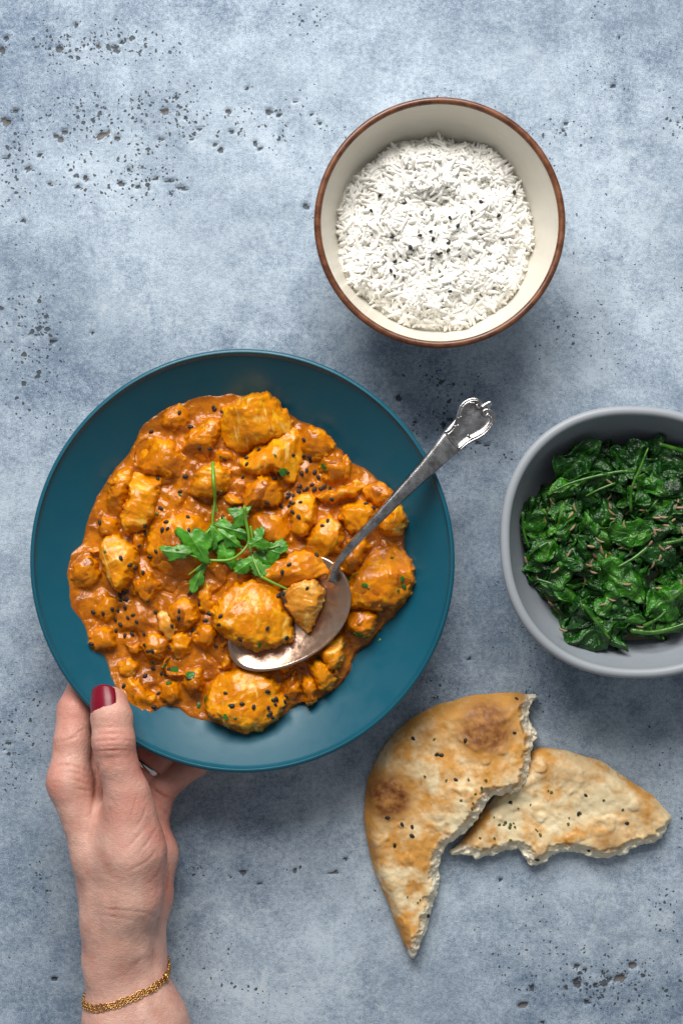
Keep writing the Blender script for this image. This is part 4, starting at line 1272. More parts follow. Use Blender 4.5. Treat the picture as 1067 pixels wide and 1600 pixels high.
    stem([(1035,850,.0480),(1055,846,.0480),(1085,838,.0470)], .0016, .0012)
    stem([(965,886,.0490),(990,872,.0490),(1012,855,.0485)], .0008, .0016)
    stem([(1005,978,.0450),(1025,968,.0470),(1040,955,.0475)], .0014, .0008)
    stem([(1030,694,.0440),(1067,705,.0440)], .0014, .0018)
    stem([(915,775,.0465),(935,765,.0480),(960,755,.0480)], .0006, .0010)
    stem([(838,905,.0410),(862,912,.0430)], .0012, .0009)
    stem([(812+4,800,.0380),(818,830,.0385),(826,855,.0395)], .0012, .0009)
    for k in range(3):
        px, py = rs.uniform(840, 1090), rs.uniform(730, 985)
        a = rs.uniform(0, 6.28); L = rs.uniform(14, 34)
        p = WN([(px, py)], .04)[0]; z = spin_z(p[0], p[1])[0] + 0.005
        stem([(px - L * math.cos(a), py - L * math.sin(a), z), (px + 3, py + 3, z + .0012), (px + L * math.cos(a + .4), py + L * math.sin(a + .4), z - .001)], rs.uniform(.0006, .0013), rs.uniform(.0004, .0010))
    return root, leaves
spinach, leaves = build_spinach()

CUM = [(308,620,60),(287,660,75),(450,603,75),(433,645,-45),(435,718,-35),(640,548,-45),(643,595,70),(650,632,45),(655,665,10),(717,695,80),(742,625,-55),(830,615,-5),(778,493,5),(720,495,10),(900,660,-5),(930,658,5),(983,673,-25),(950,702,10),(905,727,5),(885,735,80),(1035,728,70),(1025,605,5),(1010,585,-60),(422,852,-60),(352,943,-50),(245,975,80),(185,885,80),(540,905,90),(525,918,10),(558,860,45),(596,835,70),(620,875,-80),(648,858,25),(690,812,85),(717,820,-20),(585,785,30),(540,815,10),(757,838,-70),(865,795,-60),(920,822,45),(968,818,-40),(1028,845,65),(918,875,-75),(880,912,-65),(895,925,80),(868,925,-50),(735,1022,0),(1030,1012,85),(740,1108,-60),(650,1105,20),(325,1125,40),(512,1005,-80),(330,572,60),(805,1250,10),(610,1130,-20),(910,1042,0),(385,1268,30),(555,955,10),(630,455,40)]
def cumin():
    bv = bvh_of(list(spinach.children))
    cm = [seed_mesh('cumin_seed', L, R, cv, 7, 7, 0.05) for L, R, cv in ((.0052, .00072, .0006), (.0060, .00066, .0012), (.0045, .00078, .0003))]
    for m_ in cm: m_.materials.append(SPM[4])
    for x, y, a in CUM:
        px, py = 767 + x / 3.477, 620 + y / 3.477
        h, n = drop(bv, px, py, .044)
        n = (n + Vector((0, 0, 1.6))).normalized()
        place_seed(random.choice(cm), 'cumin_seed', h, n, math.radians(-a + random.uniform(-8, 8)), 0.0005, 'small brown cumin seed sprinkled on the green spinach', 'seed', 'cumin seeds on the spinach', sc=random.uniform(.85, 1.1))
cumin()
# ------------------------------------------------------------------ seeds, herb flecks and parsley on the curry
C1 = [(668,218),(728,290),(522,315),(845,190),(852,200),(893,212),(775,402),(827,404),(557,562),(700,548),(573,715),(672,627),(600,786),(607,820),(580,827),(714,760),(486,808),(490,842),(460,910),(548,940),(515,967),(365,975),(410,1010),(438,1025),(480,1050),(257,790),(893,760),(718,830),(955,710),(1018,452),(1020,485),(905,460),(866,635),(998,555)]
C2 = [(240,218),(318,358),(316,440),(260,437),(345,445),(350,465),(330,518),(306,533),(372,527),(393,552),(186,533),(230,530),(162,560),(82,410),(292,600),(290,628),(318,622),(335,612),(358,592),(370,616),(405,612),(420,603),(450,615),(237,640),(262,652),(232,655),(250,683),(262,690),(298,683),(240,700),(200,705),(258,733),(290,760),(440,780),(413,805),(462,668),(640,692),(676,715),(382,960),(240,1008),(205,1048),(125,685)]
C3 = [(360,168),(378,155),(397,150),(365,192),(392,190),(388,232),(320,240),(350,247),(222,255),(273,262),(338,295),(402,285),(428,270),(447,305),(364,320),(338,352),(387,378),(424,370),(486,370),(505,195),(546,255),(488,425),(505,458),(528,458),(630,328),(665,285),(667,250),(622,440),(745,352),(803,298),(827,262),(775,215),(725,157),(883,277),(875,320),(860,433),(988,398),(536,548),(490,588),(575,575),(600,580),(613,555),(560,678),(380,640),(536,748),(716,603),(212,420),(910,677),(940,745),(995,732),(1055,748)]
C4 = [(400,197),(283,230),(248,237),(192,405),(53,465),(295,455),(195,735),(240,775),(225,780),(235,803),(290,760),(282,790),(278,815),(62,800),(123,818),(208,850),(200,858),(220,870),(198,820),(447,22),(10,812)]
M = Mat('fresh_herb')
n = M.noise(220, 3)
M.out(Base_Color=M.mix(n, (0.012, 0.085, 0.006), (0.055, 0.20, 0.018)), Roughness=0.28, Normal=M.bump(M.noise(500, 2), .3, .0005))
HERB = M.m
curry_bvh = bvh_of([o for o in curry.children] + [spoon_piece, spoon_slice])
def curry_seeds():
    for lst, ox, oy in ((C1, 80, 580), (C2, 380, 580), (C3, 80, 880), (C4, 360, 860)):
        for x, y in crop(lst, ox, oy, 3.334):
            h, n = drop(curry_bvh, x, y, .04)
            n = (n + Vector((0, 0, .8))).normalized()
            place_seed(NIG, 'nigella_seed', h, n, random.uniform(0, 3.14), 0.0004, 'tiny black nigella seed sprinkled on the orange curry', 'seed', 'black seeds on the curry', sc=random.uniform(.85, 1.2))
    fm = [fleck_mesh('herb_fleck', r, 40 + i, HERB, 8) for i, r in enumerate([0.0008, 0.0014, 0.0024])]
    for x, y, k in [(442,738,2),(437,742,1),(282,773,0),(246,803,0),(165,862,0),(256,1040,1),(272,1048,2),(264,1068,1),(239,1036,0),(297,1055,2),(322,1093,1),(311,1102,1),(359,1102,0),(353,1120,1),(345,1118,0),(496,1030,1),(546,902,1),(570,914,1),(631,917,1),(564,992,1),(572,996,0),(405,1008,1),(345,768,0),(345,714,0),(612,872,0),(300,1058,1),(575,918,0),(556,898,0),(628,905,1),(622,923,0),(557,991,1),(404,1142,0),(368,1122,0),(430,712,0),(505,728,1),(510,735,0),(593,1000,0),(456,1010,0)]:
        h, n = drop(curry_bvh, x, y, .04)
        place_seed(fm[k], 'herb_fleck', h, n, random.uniform(0, 6), 0.0002, parent=curry)
curry_seeds()

def build_parsley():
    root = empty('parsley_sprig')
    tag(root, 'fresh green parsley sprig garnish lying on top of the curry', 'parsley')
    M = Mat('parsley_leaf')
    n = M.noise(150, 3); v = M.attr('vein')
    back = M.n('ShaderNodeObjectInfo').outputs['Random']
    c = M.mix(M.ramp(n, .35, .65), (0.026, 0.150, 0.006), (0.075, 0.30, 0.012))
    c = M.mix(M.ramp(back, 0.55, 0.95, 0, 0.45), c, (0.14, 0.30, 0.07))
    c = M.mix(M.math('MULTIPLY', v, .45), c, (0.20, 0.40, 0.08))
    M.out(Base_Color=c, Roughness=0.36, Normal=M.bump(M.math('ADD', M.noise(420, 2), v), .35, .0005))
    M.b.inputs['Subsurface Weight'].default_value = 0.0
    leafm = M.m
    M = Mat('parsley_stem')
    M.out(Base_Color=M.mix(M.noise(150, 2), (0.11, 0.30, 0.02), (0.22, 0.42, 0.045)), Roughness=0.3)
    stemm = M.m
    sc, ox, oy = 4.85, 240, 710
    def stem(pts, r=1.0, z0=0.0035):
        q = []
        for x, y in crop(pts, ox, oy, sc):
            h, n = drop(curry_bvh, x, y, .04)
            q.append((x, y, h.z))
        zs = np.array([t[2] for t in q]); zs = np.maximum(zs, np.convolve(np.pad(zs, 1, 'edge'), [.33, .34, .33], 'valid')) + z0
        c = spline(np.array([tuple(W(x, y, z)) for (x, y, _), z in zip(q, zs)]), 24)
        V, F = tube(c, np.linspace(.00085, .0006, 24) * r, 8)
        link('stem', mesh_mixed('stem', V, F), stemm, root)
    stem([(450,62),(455,200),(466,300),(465,370),(450,470),(448,550)], 1.15)
    stem([(465,370),(475,405),(487,432)], .8)
    stem([(395,800),(500,805),(590,795),(660,750),(710,690),(720,655)], 1.0, .0055)
    stem([(690,400),(700,500),(720,600),(730,690),(745,740)], 1.2, .0055)
    stem([(735,545),(750,640),(732,690)], .8, .005)
    stem([(395,800),(300,770),(170,712)], .7, .0055)
    stem([(395,808),(330,865),(268,912)], .7, .005)
    stem([(812,925),(920,980),(1010,1020)], .95, .003)
    stem([(740,690),(850,715),(960,690)], .7, .005)
    stem([(750,740),(760,800),(810,920)], .7, .004)
    stem([(448,550),(420,575),(395,605)], .8, .004)
    stem([(450,550),(520,620),(600,660)], .6, .005)
    LV = [([(205,590),(250,585),(285,612),(300,606),(330,588),(352,604),(372,598),(400,615),(412,640),(415,680),(398,705),(405,740),(395,790),(340,775),(300,765),(265,750),(262,722),(255,700),(236,690),(230,660),(216,640)], (392,788), 5.2),
          ([(80,715),(110,702),(130,700),(165,715),(178,700),(200,690),(240,700),(270,755),(240,762),(220,775),(190,780),(150,800),(128,785),(132,768),(104,762),(90,745)], (268,752), 5.5),
          ([(425,560),(460,570),(490,600),(515,612),(510,645),(480,660),(474,690),(455,700),(440,725),(405,712),(418,690),(408,660),(415,640),(400,610)], (440,560), 5.0),
          ([(480,570),(540,545),(575,570),(590,580),(606,620),(628,640),(645,690),(618,688),(600,695),(575,680),(560,690),(548,660),(530,640),(512,606)], (490,572), 6.2),
          ([(510,512),(545,490),(566,520),(600,535),(620,552),(660,568),(700,590),(705,640),(670,630),(650,635),(620,612),(600,600),(560,575),(520,560),(500,545)], (505,545), 5.6),
          ([(470,680),(492,655),(520,648),(545,668),(560,680),(585,700),(600,720),(598,760),(612,800),(580,840),(560,825),(540,812),(520,790),(500,780),(490,750),(478,735)], (515,650), 3.6),
          ([(585,430),(612,415),(640,410),(668,428),(690,400),(690,365),(720,360),(718,420),(700,470),(680,520),(660,530),(640,550),(615,545),(600,530),(622,500),(612,470)], (690,440), 5.6),
          ([(770,600),(795,570),(820,565),(835,600),(820,640),(850,655),(870,680),(850,710),(820,700),(790,702),(745,682),(750,630),(775,640)], (745,680), 6.0),
          ([(860,720),(878,695),(900,680),(935,675),(960,668),(1010,690),(992,712),(985,735),(960,745),(950,770),(930,790),(925,830),(900,820),(880,800),(872,770)], (860,720), 6.0),
          ([(770,755),(810,735),(850,740),(868,765),(880,790),(876,815),(885,842),(840,850),(815,840),(790,822)], (765,750), 4.5),
          ([(625,850),(645,815),(670,800),(700,798),(740,782),(757,830),(740,850),(722,880),(690,885),(670,902),(648,890)], (755,800), 4.2),
          ([(765,800),(800,815),(830,840),(880,858),(862,880),(850,902),(825,905),(810,922),(785,900),(768,898),(750,860)], (768,805), 4.6),
          ([(280,965),(300,945),(312,920),(330,890),(350,860),(388,825),(385,870),(372,900),(378,940),(368,972),(345,985),(330,1020),(308,1008),(290,1012)], (385,828), 5.0)]
    for k, (poly, base, z0) in enumerate(LV):
        pp = np.array(crop(poly, ox, oy, sc)); cpx = pp.mean(0)
        h, n = drop(curry_bvh, cpx[0], cpx[1], .04)
        hs = [drop(curry_bvh, p[0], p[1], .04)[0].z for p in pp[::3]]
        zc = max(np.mean(hs), h.z * .5 + np.mean(hs) * .5) + (z0 - 1.0) * 0.001
        po = chaikin(WN(pp, zc), 1)
        cl = np.concatenate([po, po[:1]]); sl_ = np.concatenate([[0], np.cumsum(np.linalg.norm(np.diff(cl, axis=0), axis=1))])
        m_ = 84; ss = np.linspace(0, sl_[-1], m_, endpoint=False)
        po = np.stack([np.interp(ss, sl_, cl[:, 0]), np.interp(ss, sl_, cl[:, 1])], 1)
        cc = po.mean(0); rl = np.random.default_rng(k)
        ph1 = (np.arange(m_) / m_ * 5 + rl.random()) % 1; ph2 = (np.arange(m_) / m_ * 15 + rl.random()) % 1
        mod = 1.32 + 0.18 * (1 - 2 * np.abs(2 * ph1 - 1)) + 0.10 * (1 - 2 * np.abs(2 * ph2 - 1))
        po = cc + (po - cc) * mod[:, None]
        c = WN([cpx], zc)[0]; b = WN([crop([base], ox, oy, sc)[0]], zc)[0]
        rings = 7; n_ = len(po)
        V = [(c[0], c[1], zc)]
        for r in range(1, rings + 1):
            for q in po: V.append((*(c + (q - c) * r / rings), zc))
        V = np.array(V)
        ax = c - b; ln = np.linalg.norm(ax); ax /= ln
        u = (V[:, 0] - b[0]) * ax[0] + (V[:, 1] - b[1]) * ax[1]; w = -(V[:, 0] - b[0]) * ax[1] + (V[:, 1] - b[1]) * ax[0]
        V[:, 2] += -0.28 * np.abs(w) + 0.0009 * fbm(V[:, :2], 170, 2, k) + 0.0012 - 12 * (u - ln) ** 2
        ang = np.arctan2(w, u + 1e-9)
        vein = np.exp(-(w / .00028) ** 2)
        for a0 in (-.9, -.45, .45, .9):
            dd = np.abs(-math.sin(a0) * u + math.cos(a0) * w)
            vein = np.maximum(vein, .7 * np.exp(-(dd / .00025) ** 2))
        F = [(0, 1 + i, 1 + (i + 1) % n_) for i in range(n_)]
        for r in range(rings - 1):
            for i in range(n_):
                a = 1 + r * n_ + i; d = 1 + r * n_ + (i + 1) % n_
                F.append((a, a + n_, d + n_, d))
        me = bpy.data.meshes.new('leaf'); me.from_pydata(V.tolist(), [], F); me.update()
        me.polygons.foreach_set('use_smooth', np.ones(len(me.polygons), bool))
        fattr(me, 'vein', vein)
        o = link('leaf', me, leafm, root)
        sol = o.modifiers.new('thick', 'SOLIDIFY'); sol.thickness = 0.0003; sol.offset = 0
    return root
parsley = build_parsley()
# ------------------------------------------------------------------ the hand holding the plate
def build_hand():
    vox = 0.00065
    def J(px, py, z, r): return (np.array(W(px, py, z)), r * 0.001)
    lo = np.array([W(60, 0, .05).x, W(0, 1840, .02).y, 0.0]); hi = np.array([W(400, 0, .01).x, W(0, 985, .01).y, 0.084])
    ax = [np.arange(lo[i], hi[i], vox, dtype=np.float32) for i in range(3)]
    shape = tuple(len(a) for a in ax)
    def rcone(a, b, region=None):
        """distance to a round cone on a sub-block"""
        (pa, ra), (pb, rb) = a, b
        pad = 0.026 + max(ra, rb)
        mn = np.minimum(pa, pb) - pad; mx = np.maximum(pa, pb) + pad
        sl = tuple(slice(max(0, int((mn[i] - lo[i]) / vox)), max(1, min(shape[i], int((mx[i] - lo[i]) / vox) + 1))) for i in range(3))
        X = ax[0][sl[0]][:, None, None]; Y = ax[1][sl[1]][None, :, None]; Z = ax[2][sl[2]][None, None, :]
        e = pb - pa; L = float(e @ e)
        t = np.clip(((X - pa[0]) * e[0] + (Y - pa[1]) * e[1] + (Z - pa[2]) * e[2]) / L, 0, 1).astype(np.float32)
        d = np.sqrt((X - pa[0] - t * e[0]) ** 2 + (Y - pa[1] - t * e[1]) ** 2 + (Z - pa[2] - t * e[2]) ** 2) - (ra + (rb - ra) * t)
        return sl, d.astype(np.float32)
    def chain(f, js, k):
        for a, b in zip(js[:-1], js[1:]):
            sl, d = rcone(a, b)
            f[sl] = smin(f[sl], d, k)
        return f
    new = lambda: np.full(shape, 0.02, np.float32)
    palm = new()
    K = 0.010
    # forearm
    chain(palm, [J(178, 1500, .048, 14.3), J(184, 1600, .050, 16.5), J(206, 1720, .051, 18), J(240, 1900, .055, 20)], K)
    chain(palm, [J(211, 1500, .043, 14.8), J(236, 1600, .045, 18), J(264, 1720, .047, 20), J(310, 1900, .052, 22)], K)
    chain(palm, [J(196, 1500, .034, 15), J(212, 1600, .036, 17), J(236, 1720, .038, 19), J(275, 1900, .045, 22)], K)
    # back of the hand, down to the knuckles
    chain(palm, [J(174, 1500, .048, 13), J(166, 1440, .050, 11.5), J(146, 1340, .050, 9.2), J(108, 1222, .047, 11.0)], K)
    chain(palm, [J(190, 1500, .038, 14), J(165, 1380, .038, 12), J(138, 1237, .034, 11)], K)
    chain(palm, [J(205, 1500, .036, 13), J(198, 1380, .029, 11.5), J(182, 1258, .023, 10.5)], K)
    chain(palm, [J(214, 1490, .036, 13), J(228, 1400, .026, 12.5), J(240, 1335, .022, 11.5), J(233, 1285, .0185, 9.8)], K)
    # ball of the thumb
    chain(palm, [J(196, 1470, .052, 13), J(203, 1400, .054, 15.5), J(206, 1330, .056, 16.2), J(203, 1272, .058, 13)], K)
    chain(palm, [J(205, 1340, .045, 15), J(175, 1290, .046, 10)], K)           # web to the index finger
    f = palm
    thumb = chain(new(), [J(204, 1290, .058, 13.0), J(199, 1240, .0605, 11.3), J(183, 1190, .0630, 10.2), J(178, 1160, .0640, 10.8), J(175, 1120, .0610, 10.3), J(174, 1100, .0570, 9.0)], 0.003)
    f = smin(f, thumb, 0.006)
    fingers = [[J(108, 1222, .047, 11), J(113, 1160, .0415, 9.6), J(118, 1110, .0355, 9.4), J(140, 1050, .023, 8.0), J(172, 1014, .0165, 7.2)],
               [J(138, 1237, .034, 10.5), J(152, 1180, .028, 9.2), J(168, 1135, .021, 9.2), J(215, 1080, .0135, 8), J(250, 1050, .011, 7.2)],
               [J(182, 1258, .023, 10), J(214, 1212, .0215, 8.8), J(240, 1184, .020, 8.8), J(292, 1146, .0145, 7.8), J(325, 1125, .012, 7)],
               [J(233, 1290, .0185, 9.4), J(243, 1258, .0185, 8.6), J(257, 1227, .0185, 8.4), J(307, 1190, .0155, 7.2), J(345, 1164, .012, 6.4)]]
    fs = None
    for i, js in enumerate(fingers):
        g = chain(new(), js, 0.003)
        fs = g if fs is None else smin(fs, g, 0.0012)
    f = smin(f, fs, 0.005)
    f[0] = f[-1] = .01; f[:, 0] = .01; f[:, -1] = .01; f[:, :, 0] = .01; f[:, :, -1] = .01
    V, Q = vdb_quads(f, lo, vox)
    me = mesh_np('skin', V, Q)
    nv = len(me.vertices)
    V = np.empty(nv * 3, np.float32); me.vertices.foreach_get('co', V); V = V.reshape(-1, 3).astype(float)
    N = np.empty(nv * 3, np.float32); me.vertices.foreach_get('normal', N); N = N.reshape(-1, 3).astype(float)
    # finer mesh on the side that shows, so that the folds resolve
    kz = S * (H - V[:, 2]) / H
    py = 800 - V[:, 1] / kz
    Fq = np.empty(len(me.polygons) * 4, np.int32)
    if all(len(p.vertices) == 4 for p in me.polygons):
        me.polygons.foreach_get('vertices', Fq) if False else me.loops.foreach_get('vertex_index', Fq)
        Fq = Fq.reshape(-1, 4)
        ok = ((N[:, 2] > 0.05) & (V[:, 2] > 0.018) & (py < 1600))[Fq].all(1)
        A = Fq[ok]; keep = Fq[~ok]
        ed = np.stack([A, np.roll(A, -1, 1)], 2).reshape(-1, 2); es = np.sort(ed, 1)
        key = es[:, 0].astype(np.int64) * len(V) + es[:, 1]
        uk, inv = np.unique(key, return_inverse=True)
        a0, a1 = uk // len(V), uk % len(V)
        # curved midpoints
        mid = 0.5 * (V[a0] + V[a1]); dv = V[a1] - V[a0]
        mid += 0.125 * ((N[a0] * (dv * N[a0]).sum(1)[:, None]) - (N[a1] * (dv * N[a1]).sum(1)[:, None]))
        cen = V[A].mean(1)
        i_e = len(V) + inv.reshape(-1, 4); i_c = len(V) + len(uk) + np.arange(len(A))
        new = [np.stack([A[:, k], i_e[:, k], i_c, i_e[:, (k + 3) % 4]], 1) for k in range(4)]
        cen = 0.5 * cen + 0.5 * mid[inv.reshape(-1, 4)].mean(1)
        me2 = mesh_np('skin', np.concatenate([V, mid, cen]), np.concatenate([keep] + new))
        me = me2; nv = len(me.vertices)
        V = np.empty(nv * 3, np.float32); me.vertices.foreach_get('co', V); V = V.reshape(-1, 3).astype(float)
        N = np.empty(nv * 3, np.float32); me.vertices.foreach_get('normal', N); N = N.reshape(-1, 3).astype(float)
    kz = S * (H - V[:, 2]) / H
    px = V[:, 0] / kz + 533.5; py = 800 - V[:, 1] / kz
    # skin folds: (polyline in photo pixels, depth mm, half width px, lowest z)
    folds = [([(146,1150),(160,1147),(176,1147),(192,1146),(206,1148)], .35, 2.2, .05), ([(146,1160),(165,1157),(190,1156),(208,1158)], .45, 2.2, .05), ([(148,1168),(168,1166),(190,1165),(208,1167)], .32, 2.0, .05),
             ([(148,1174),(165,1173),(188,1172),(206,1173)], .5, 2.2, .05), ([(152,1186),(172,1184),(195,1183)], .2, 2, .05), ([(150,1139),(170,1136),(195,1137)], .2, 2, .05), ([(150,1128),(175,1126)], .15, 2, .05),
             ([(84,1160),(105,1156),(130,1148)], .35, 2.4, .03), ([(112,1152),(126,1142),(138,1136)], .45, 2.2, .03), ([(98,1186),(115,1178),(140,1170)], .2, 2, .03), ([(88,1196),(110,1194),(128,1200),(148,1212)], .45, 2.4, .03),
             ([(95,1206),(120,1206),(142,1218)], .3, 2.2, .03), ([(105,1216),(125,1220),(145,1230)], .35, 2.2, .03), ([(112,1232),(130,1234),(148,1238)], .3, 2.2, .03), ([(118,1248),(140,1246)], .25, 2, .03), ([(78,1222),(95,1222)], .25, 2, .03),
             ([(153,1195),(151,1220),(149,1240),(145,1262),(142,1278)], .9, 3.2, .04),
             ([(236,1280),(222,1300),(206,1318),(196,1332)], .4, 2.6, .045), ([(246,1290),(234,1312),(216,1334)], .3, 2.4, .045), ([(230,1258),(224,1276),(212,1296)], .3, 2.2, .045), ([(254,1310),(244,1332),(222,1352),(196,1362)], .3, 2.4, .045), ([(216,1238),(210,1262),(202,1282)], .2, 2, .045), ([(256,1345),(246,1368),(228,1386)], .28, 2.4, .04),
             ([(185,1205),(182,1222)], .15, 2, .05), ([(196,1200),(194,1224)], .15, 2, .05), ([(170,1240),(180,1258),(190,1262)], .25, 2.2, .05), ([(165,1258),(178,1270)], .2, 2, .05),
             ([(150,1418),(180,1422),(215,1424),(240,1430)], .3, 2.6, .03), ([(150,1428),(185,1434),(225,1440)], .22, 2.4, .03), ([(240,1432),(258,1440)], .5, 3, .01), ([(239,1480),(241,1500),(240,1520)], .3, 3, .03), ([(205,1512),(220,1500),(244,1496)], .35, 3.5, .03),
             ([(252,1262),(262,1272),(268,1276)], .5, 2.4, .0), ([(237,1228),(246,1238),(262,1247),(272,1248)], .6, 2.4, .0), ([(252,1300),(262,1308),(268,1320)], .5, 2.6, .0), ([(258,1330),(264,1360),(262,1392),(252,1412)], .5, 2.8, .0)]
    disp = np.zeros(nv)
    for pts, dep, w, zmin in folds:
        pl = chaikin(np.array(pts, float), 1, False)
        bx0, by0 = pl.min(0) - 12; bx1, by1 = pl.max(0) + 12
        s = np.where((px > bx0) & (px < bx1) & (py > by0) & (py < by1) & (V[:, 2] > zmin) & (N[:, 2] > -0.1))[0]
        if len(s) == 0: continue
        d = line_dist(pl, px[s], py[s])
        e0, e1 = pl[0], pl[-1]
        te = np.minimum(np.hypot(px[s] - e0[0], py[s] - e0[1]), np.hypot(px[s] - e1[0], py[s] - e1[1]))
        wob = 0.65 + 0.6 * fbm(V[s], 160, 2, 4)
        k = dep * 0.001 * (0.25 + 0.75 * sstep(0, 14, te)) * np.clip(wob, 0.15, 1.2)
        disp[s] += -0.75 * k * np.exp(-(d / (1.1 * w)) ** 2) + 0.16 * k * np.exp(-((d - 2.4 * w) / (1.5 * w)) ** 2)
    # tendon and vein relief
    for pts, hgt, w in [([(196,1480),(202,1400),(206,1330)], .5, 14), ([(175,1520),(168,1440),(150,1350)], .3, 10), ([(225,1590),(232,1530),(226,1470)], .55, 9), ([(160,1600),(170,1500)], .25, 12), ([(250,1570),(248,1520)], .3, 7), ([(128,1310),(150,1370)], .25, 9)]:
        s = np.where(V[:, 2] > .03)[0]
        d = line_dist(np.array(pts, float), px[s], py[s]); disp[s] += hgt * .001 * np.exp(-(d / w) ** 2)
    disp += 0.00035 * fbm(V, 60, 2, 3) + 0.00009 * fbm(V, 400, 2, 5)
    V2 = V + N * disp[:, None]
    me.vertices.foreach_set('co', V2.astype(np.float32).ravel())
    me.update()
    # skin colour: rosier over knuckles and finger ends, paler on the forearm
    ros = np.zeros(nv)
    for cx, cy, r, a in [(175, 1165, 40, .55), (178, 1120, 30, .45), (80, 1215, 35, .6), (110, 1100, 50, .6), (115, 1150, 40, .35), (205, 1255, 40, .6), (190, 1310, 50, .3), (270, 1220, 60, .8), (235, 1190, 45, .9), (262, 1300, 40, .7), (270, 1380, 40, .55), (140, 1215, 30, .5), (230, 1260, 30, .5)]:
        ros = np.maximum(ros, a * np.exp(-((px - cx) / r) ** 2 - ((py - cy) / r) ** 2))
    fattr(me, 'rosy', np.clip(ros + 0.30 * fbm(V, 55, 3, 8), 0, 1))
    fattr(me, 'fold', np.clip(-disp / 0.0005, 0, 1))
    M = Mat('skin')
    n = M.noise(55, 4, 0.6); n2 = M.noise(330, 3, 0.6)
    c = M.mix(M.ramp(n, .3, .7), (0.575, 0.322, 0.25), (0.70, 0.43, 0.345))
    c = M.mix(M.math('MULTIPLY', M.attr('rosy'), 1.0), c, (0.60, 0.215, 0.165))
    c = M.mix(M.ramp(n2, .52, .75, 0, .18), c, (0.47, 0.19, 0.13))
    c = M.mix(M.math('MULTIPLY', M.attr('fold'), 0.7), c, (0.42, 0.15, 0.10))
    cells = M.vor(900, 'DISTANCE_TO_EDGE')
    mp = M.n('ShaderNodeMapping'); mp.inputs['Scale'].default_value = (0.45, 1.0, 0.6); M.L.new(M.co(), mp.inputs[0])
    lines = M.noise(900, 3, 0.6, 0.6, mp.outputs[0])
    h = M.math('ADD', M.math('MULTIPLY', M.ramp(cells, 0, .25), .5), lines)
    M.out(Base_Color=c, Roughness=M.ramp(n2, .3, .7, .40, .52), Normal=M.bump(h, 0.36, 0.00045))
    M.b.inputs['Subsurface Weight'].default_value = 0.12
    M.b.inputs['Subsurface Radius'].default_value = (1.0, 0.38, 0.22)
    M.b.inputs['Subsurface Scale'].default_value = 0.002
    M.b.inputs['Specular IOR Level'].default_value = 0.4
    root = link('hand', me, M.m)
    tag(root, 'left hand with bare wrist gripping the edge of the teal plate, thumb on top', 'hand')
    return root
hand = build_hand()
hand_bvh = bvh_of([hand])

def build_nail():
    # thumb nail: patch around the thumb axis, facing up and a little to the left
    a = np.array(W(175.5, 1124, .0612)); b = np.array(W(172, 1085, .0555))
    axd = (b - a) / np.linalg.norm(b - a)
    side = np.cross(axd, (0, 0, 1.0)); side /= np.linalg.norm(side); up = np.cross(side, axd)
    nu, nv = 16, 17
    L = np.linalg.norm(b - a)
    R = np.zeros((nu, nv)); pos = np.zeros((nu, nv, 3)); dirs = np.zeros((nu, nv, 3))
    t0, t1 = -0.02, 1.20
    for i in range(nu):
        for j in range(nv):
            v = -1 + 2 * j / (nv - 1)
            # cuticle rounded, free edge rounded
            tt = i / (nu - 1)
            s0 = t0 + 0.16 * (abs(v) ** 2.4) ; s1 = t1 - 0.22 * abs(v) ** 2.4
            t = s0 + (s1 - s0) * tt
            ph = math.radians(-24 + 52 * v * (0.93 + 0.07 * tt))
            dr = side * math.sin(ph) + up * math.cos(ph)
            o = a + axd * L * min(t, 1.0)
            hit, nr, _, dist = hand_bvh.ray_cast(Vector(o), Vector(dr))
            R[i, j] = dist if hit is not None else 0.009
            pos[i, j] = a + axd * L * t; dirs[i, j] = dr
    Rm = np.median(R[2:9], axis=0)
    Rm = np.convolve(np.pad(Rm, 2, 'edge'), np.ones(5) / 5, 'valid')
    V = []
    for i in range(nu):
        tt = i / (nu - 1)
        for j in range(nv):
            v = -1 + 2 * j / (nv - 1)
            base = Rm[j] * 0.55 + 0.45 * np.median(Rm)
            off = 0.00055 * (1 - abs(v) ** 4) + 0.0001
            sink = -0.0016 * max(0, tt - 0.45) ** 1.6 * 2
            V.append(pos[i, j] + dirs[i, j] * (base + off + sink))
    V = np.array(V)
    i = np.arange(nu - 1)[:, None]; j = np.arange(nv - 1)[None]
    q = i * nv + j
    F = np.stack([q, q + 1, q + nv + 1, q + nv], 2).reshape(-1, 4)
    me = mesh_np('fingernail', V, F)
    M = Mat('nail_varnish')
    M.out(Base_Color=M.mix(M.noise(200, 2), (0.17, 0.002, 0.013), (0.21, 0.003, 0.018)), Roughness=0.30)
    M.b.inputs['Specular IOR Level'].default_value = 0.35
    o = link('fingernail', me, M.m, hand)
    sol = o.modifiers.new('thick', 'SOLIDIFY'); sol.thickness = 0.0006; sol.offset = -1
    tag(o, 'thumbnail painted glossy dark red')
build_nail()

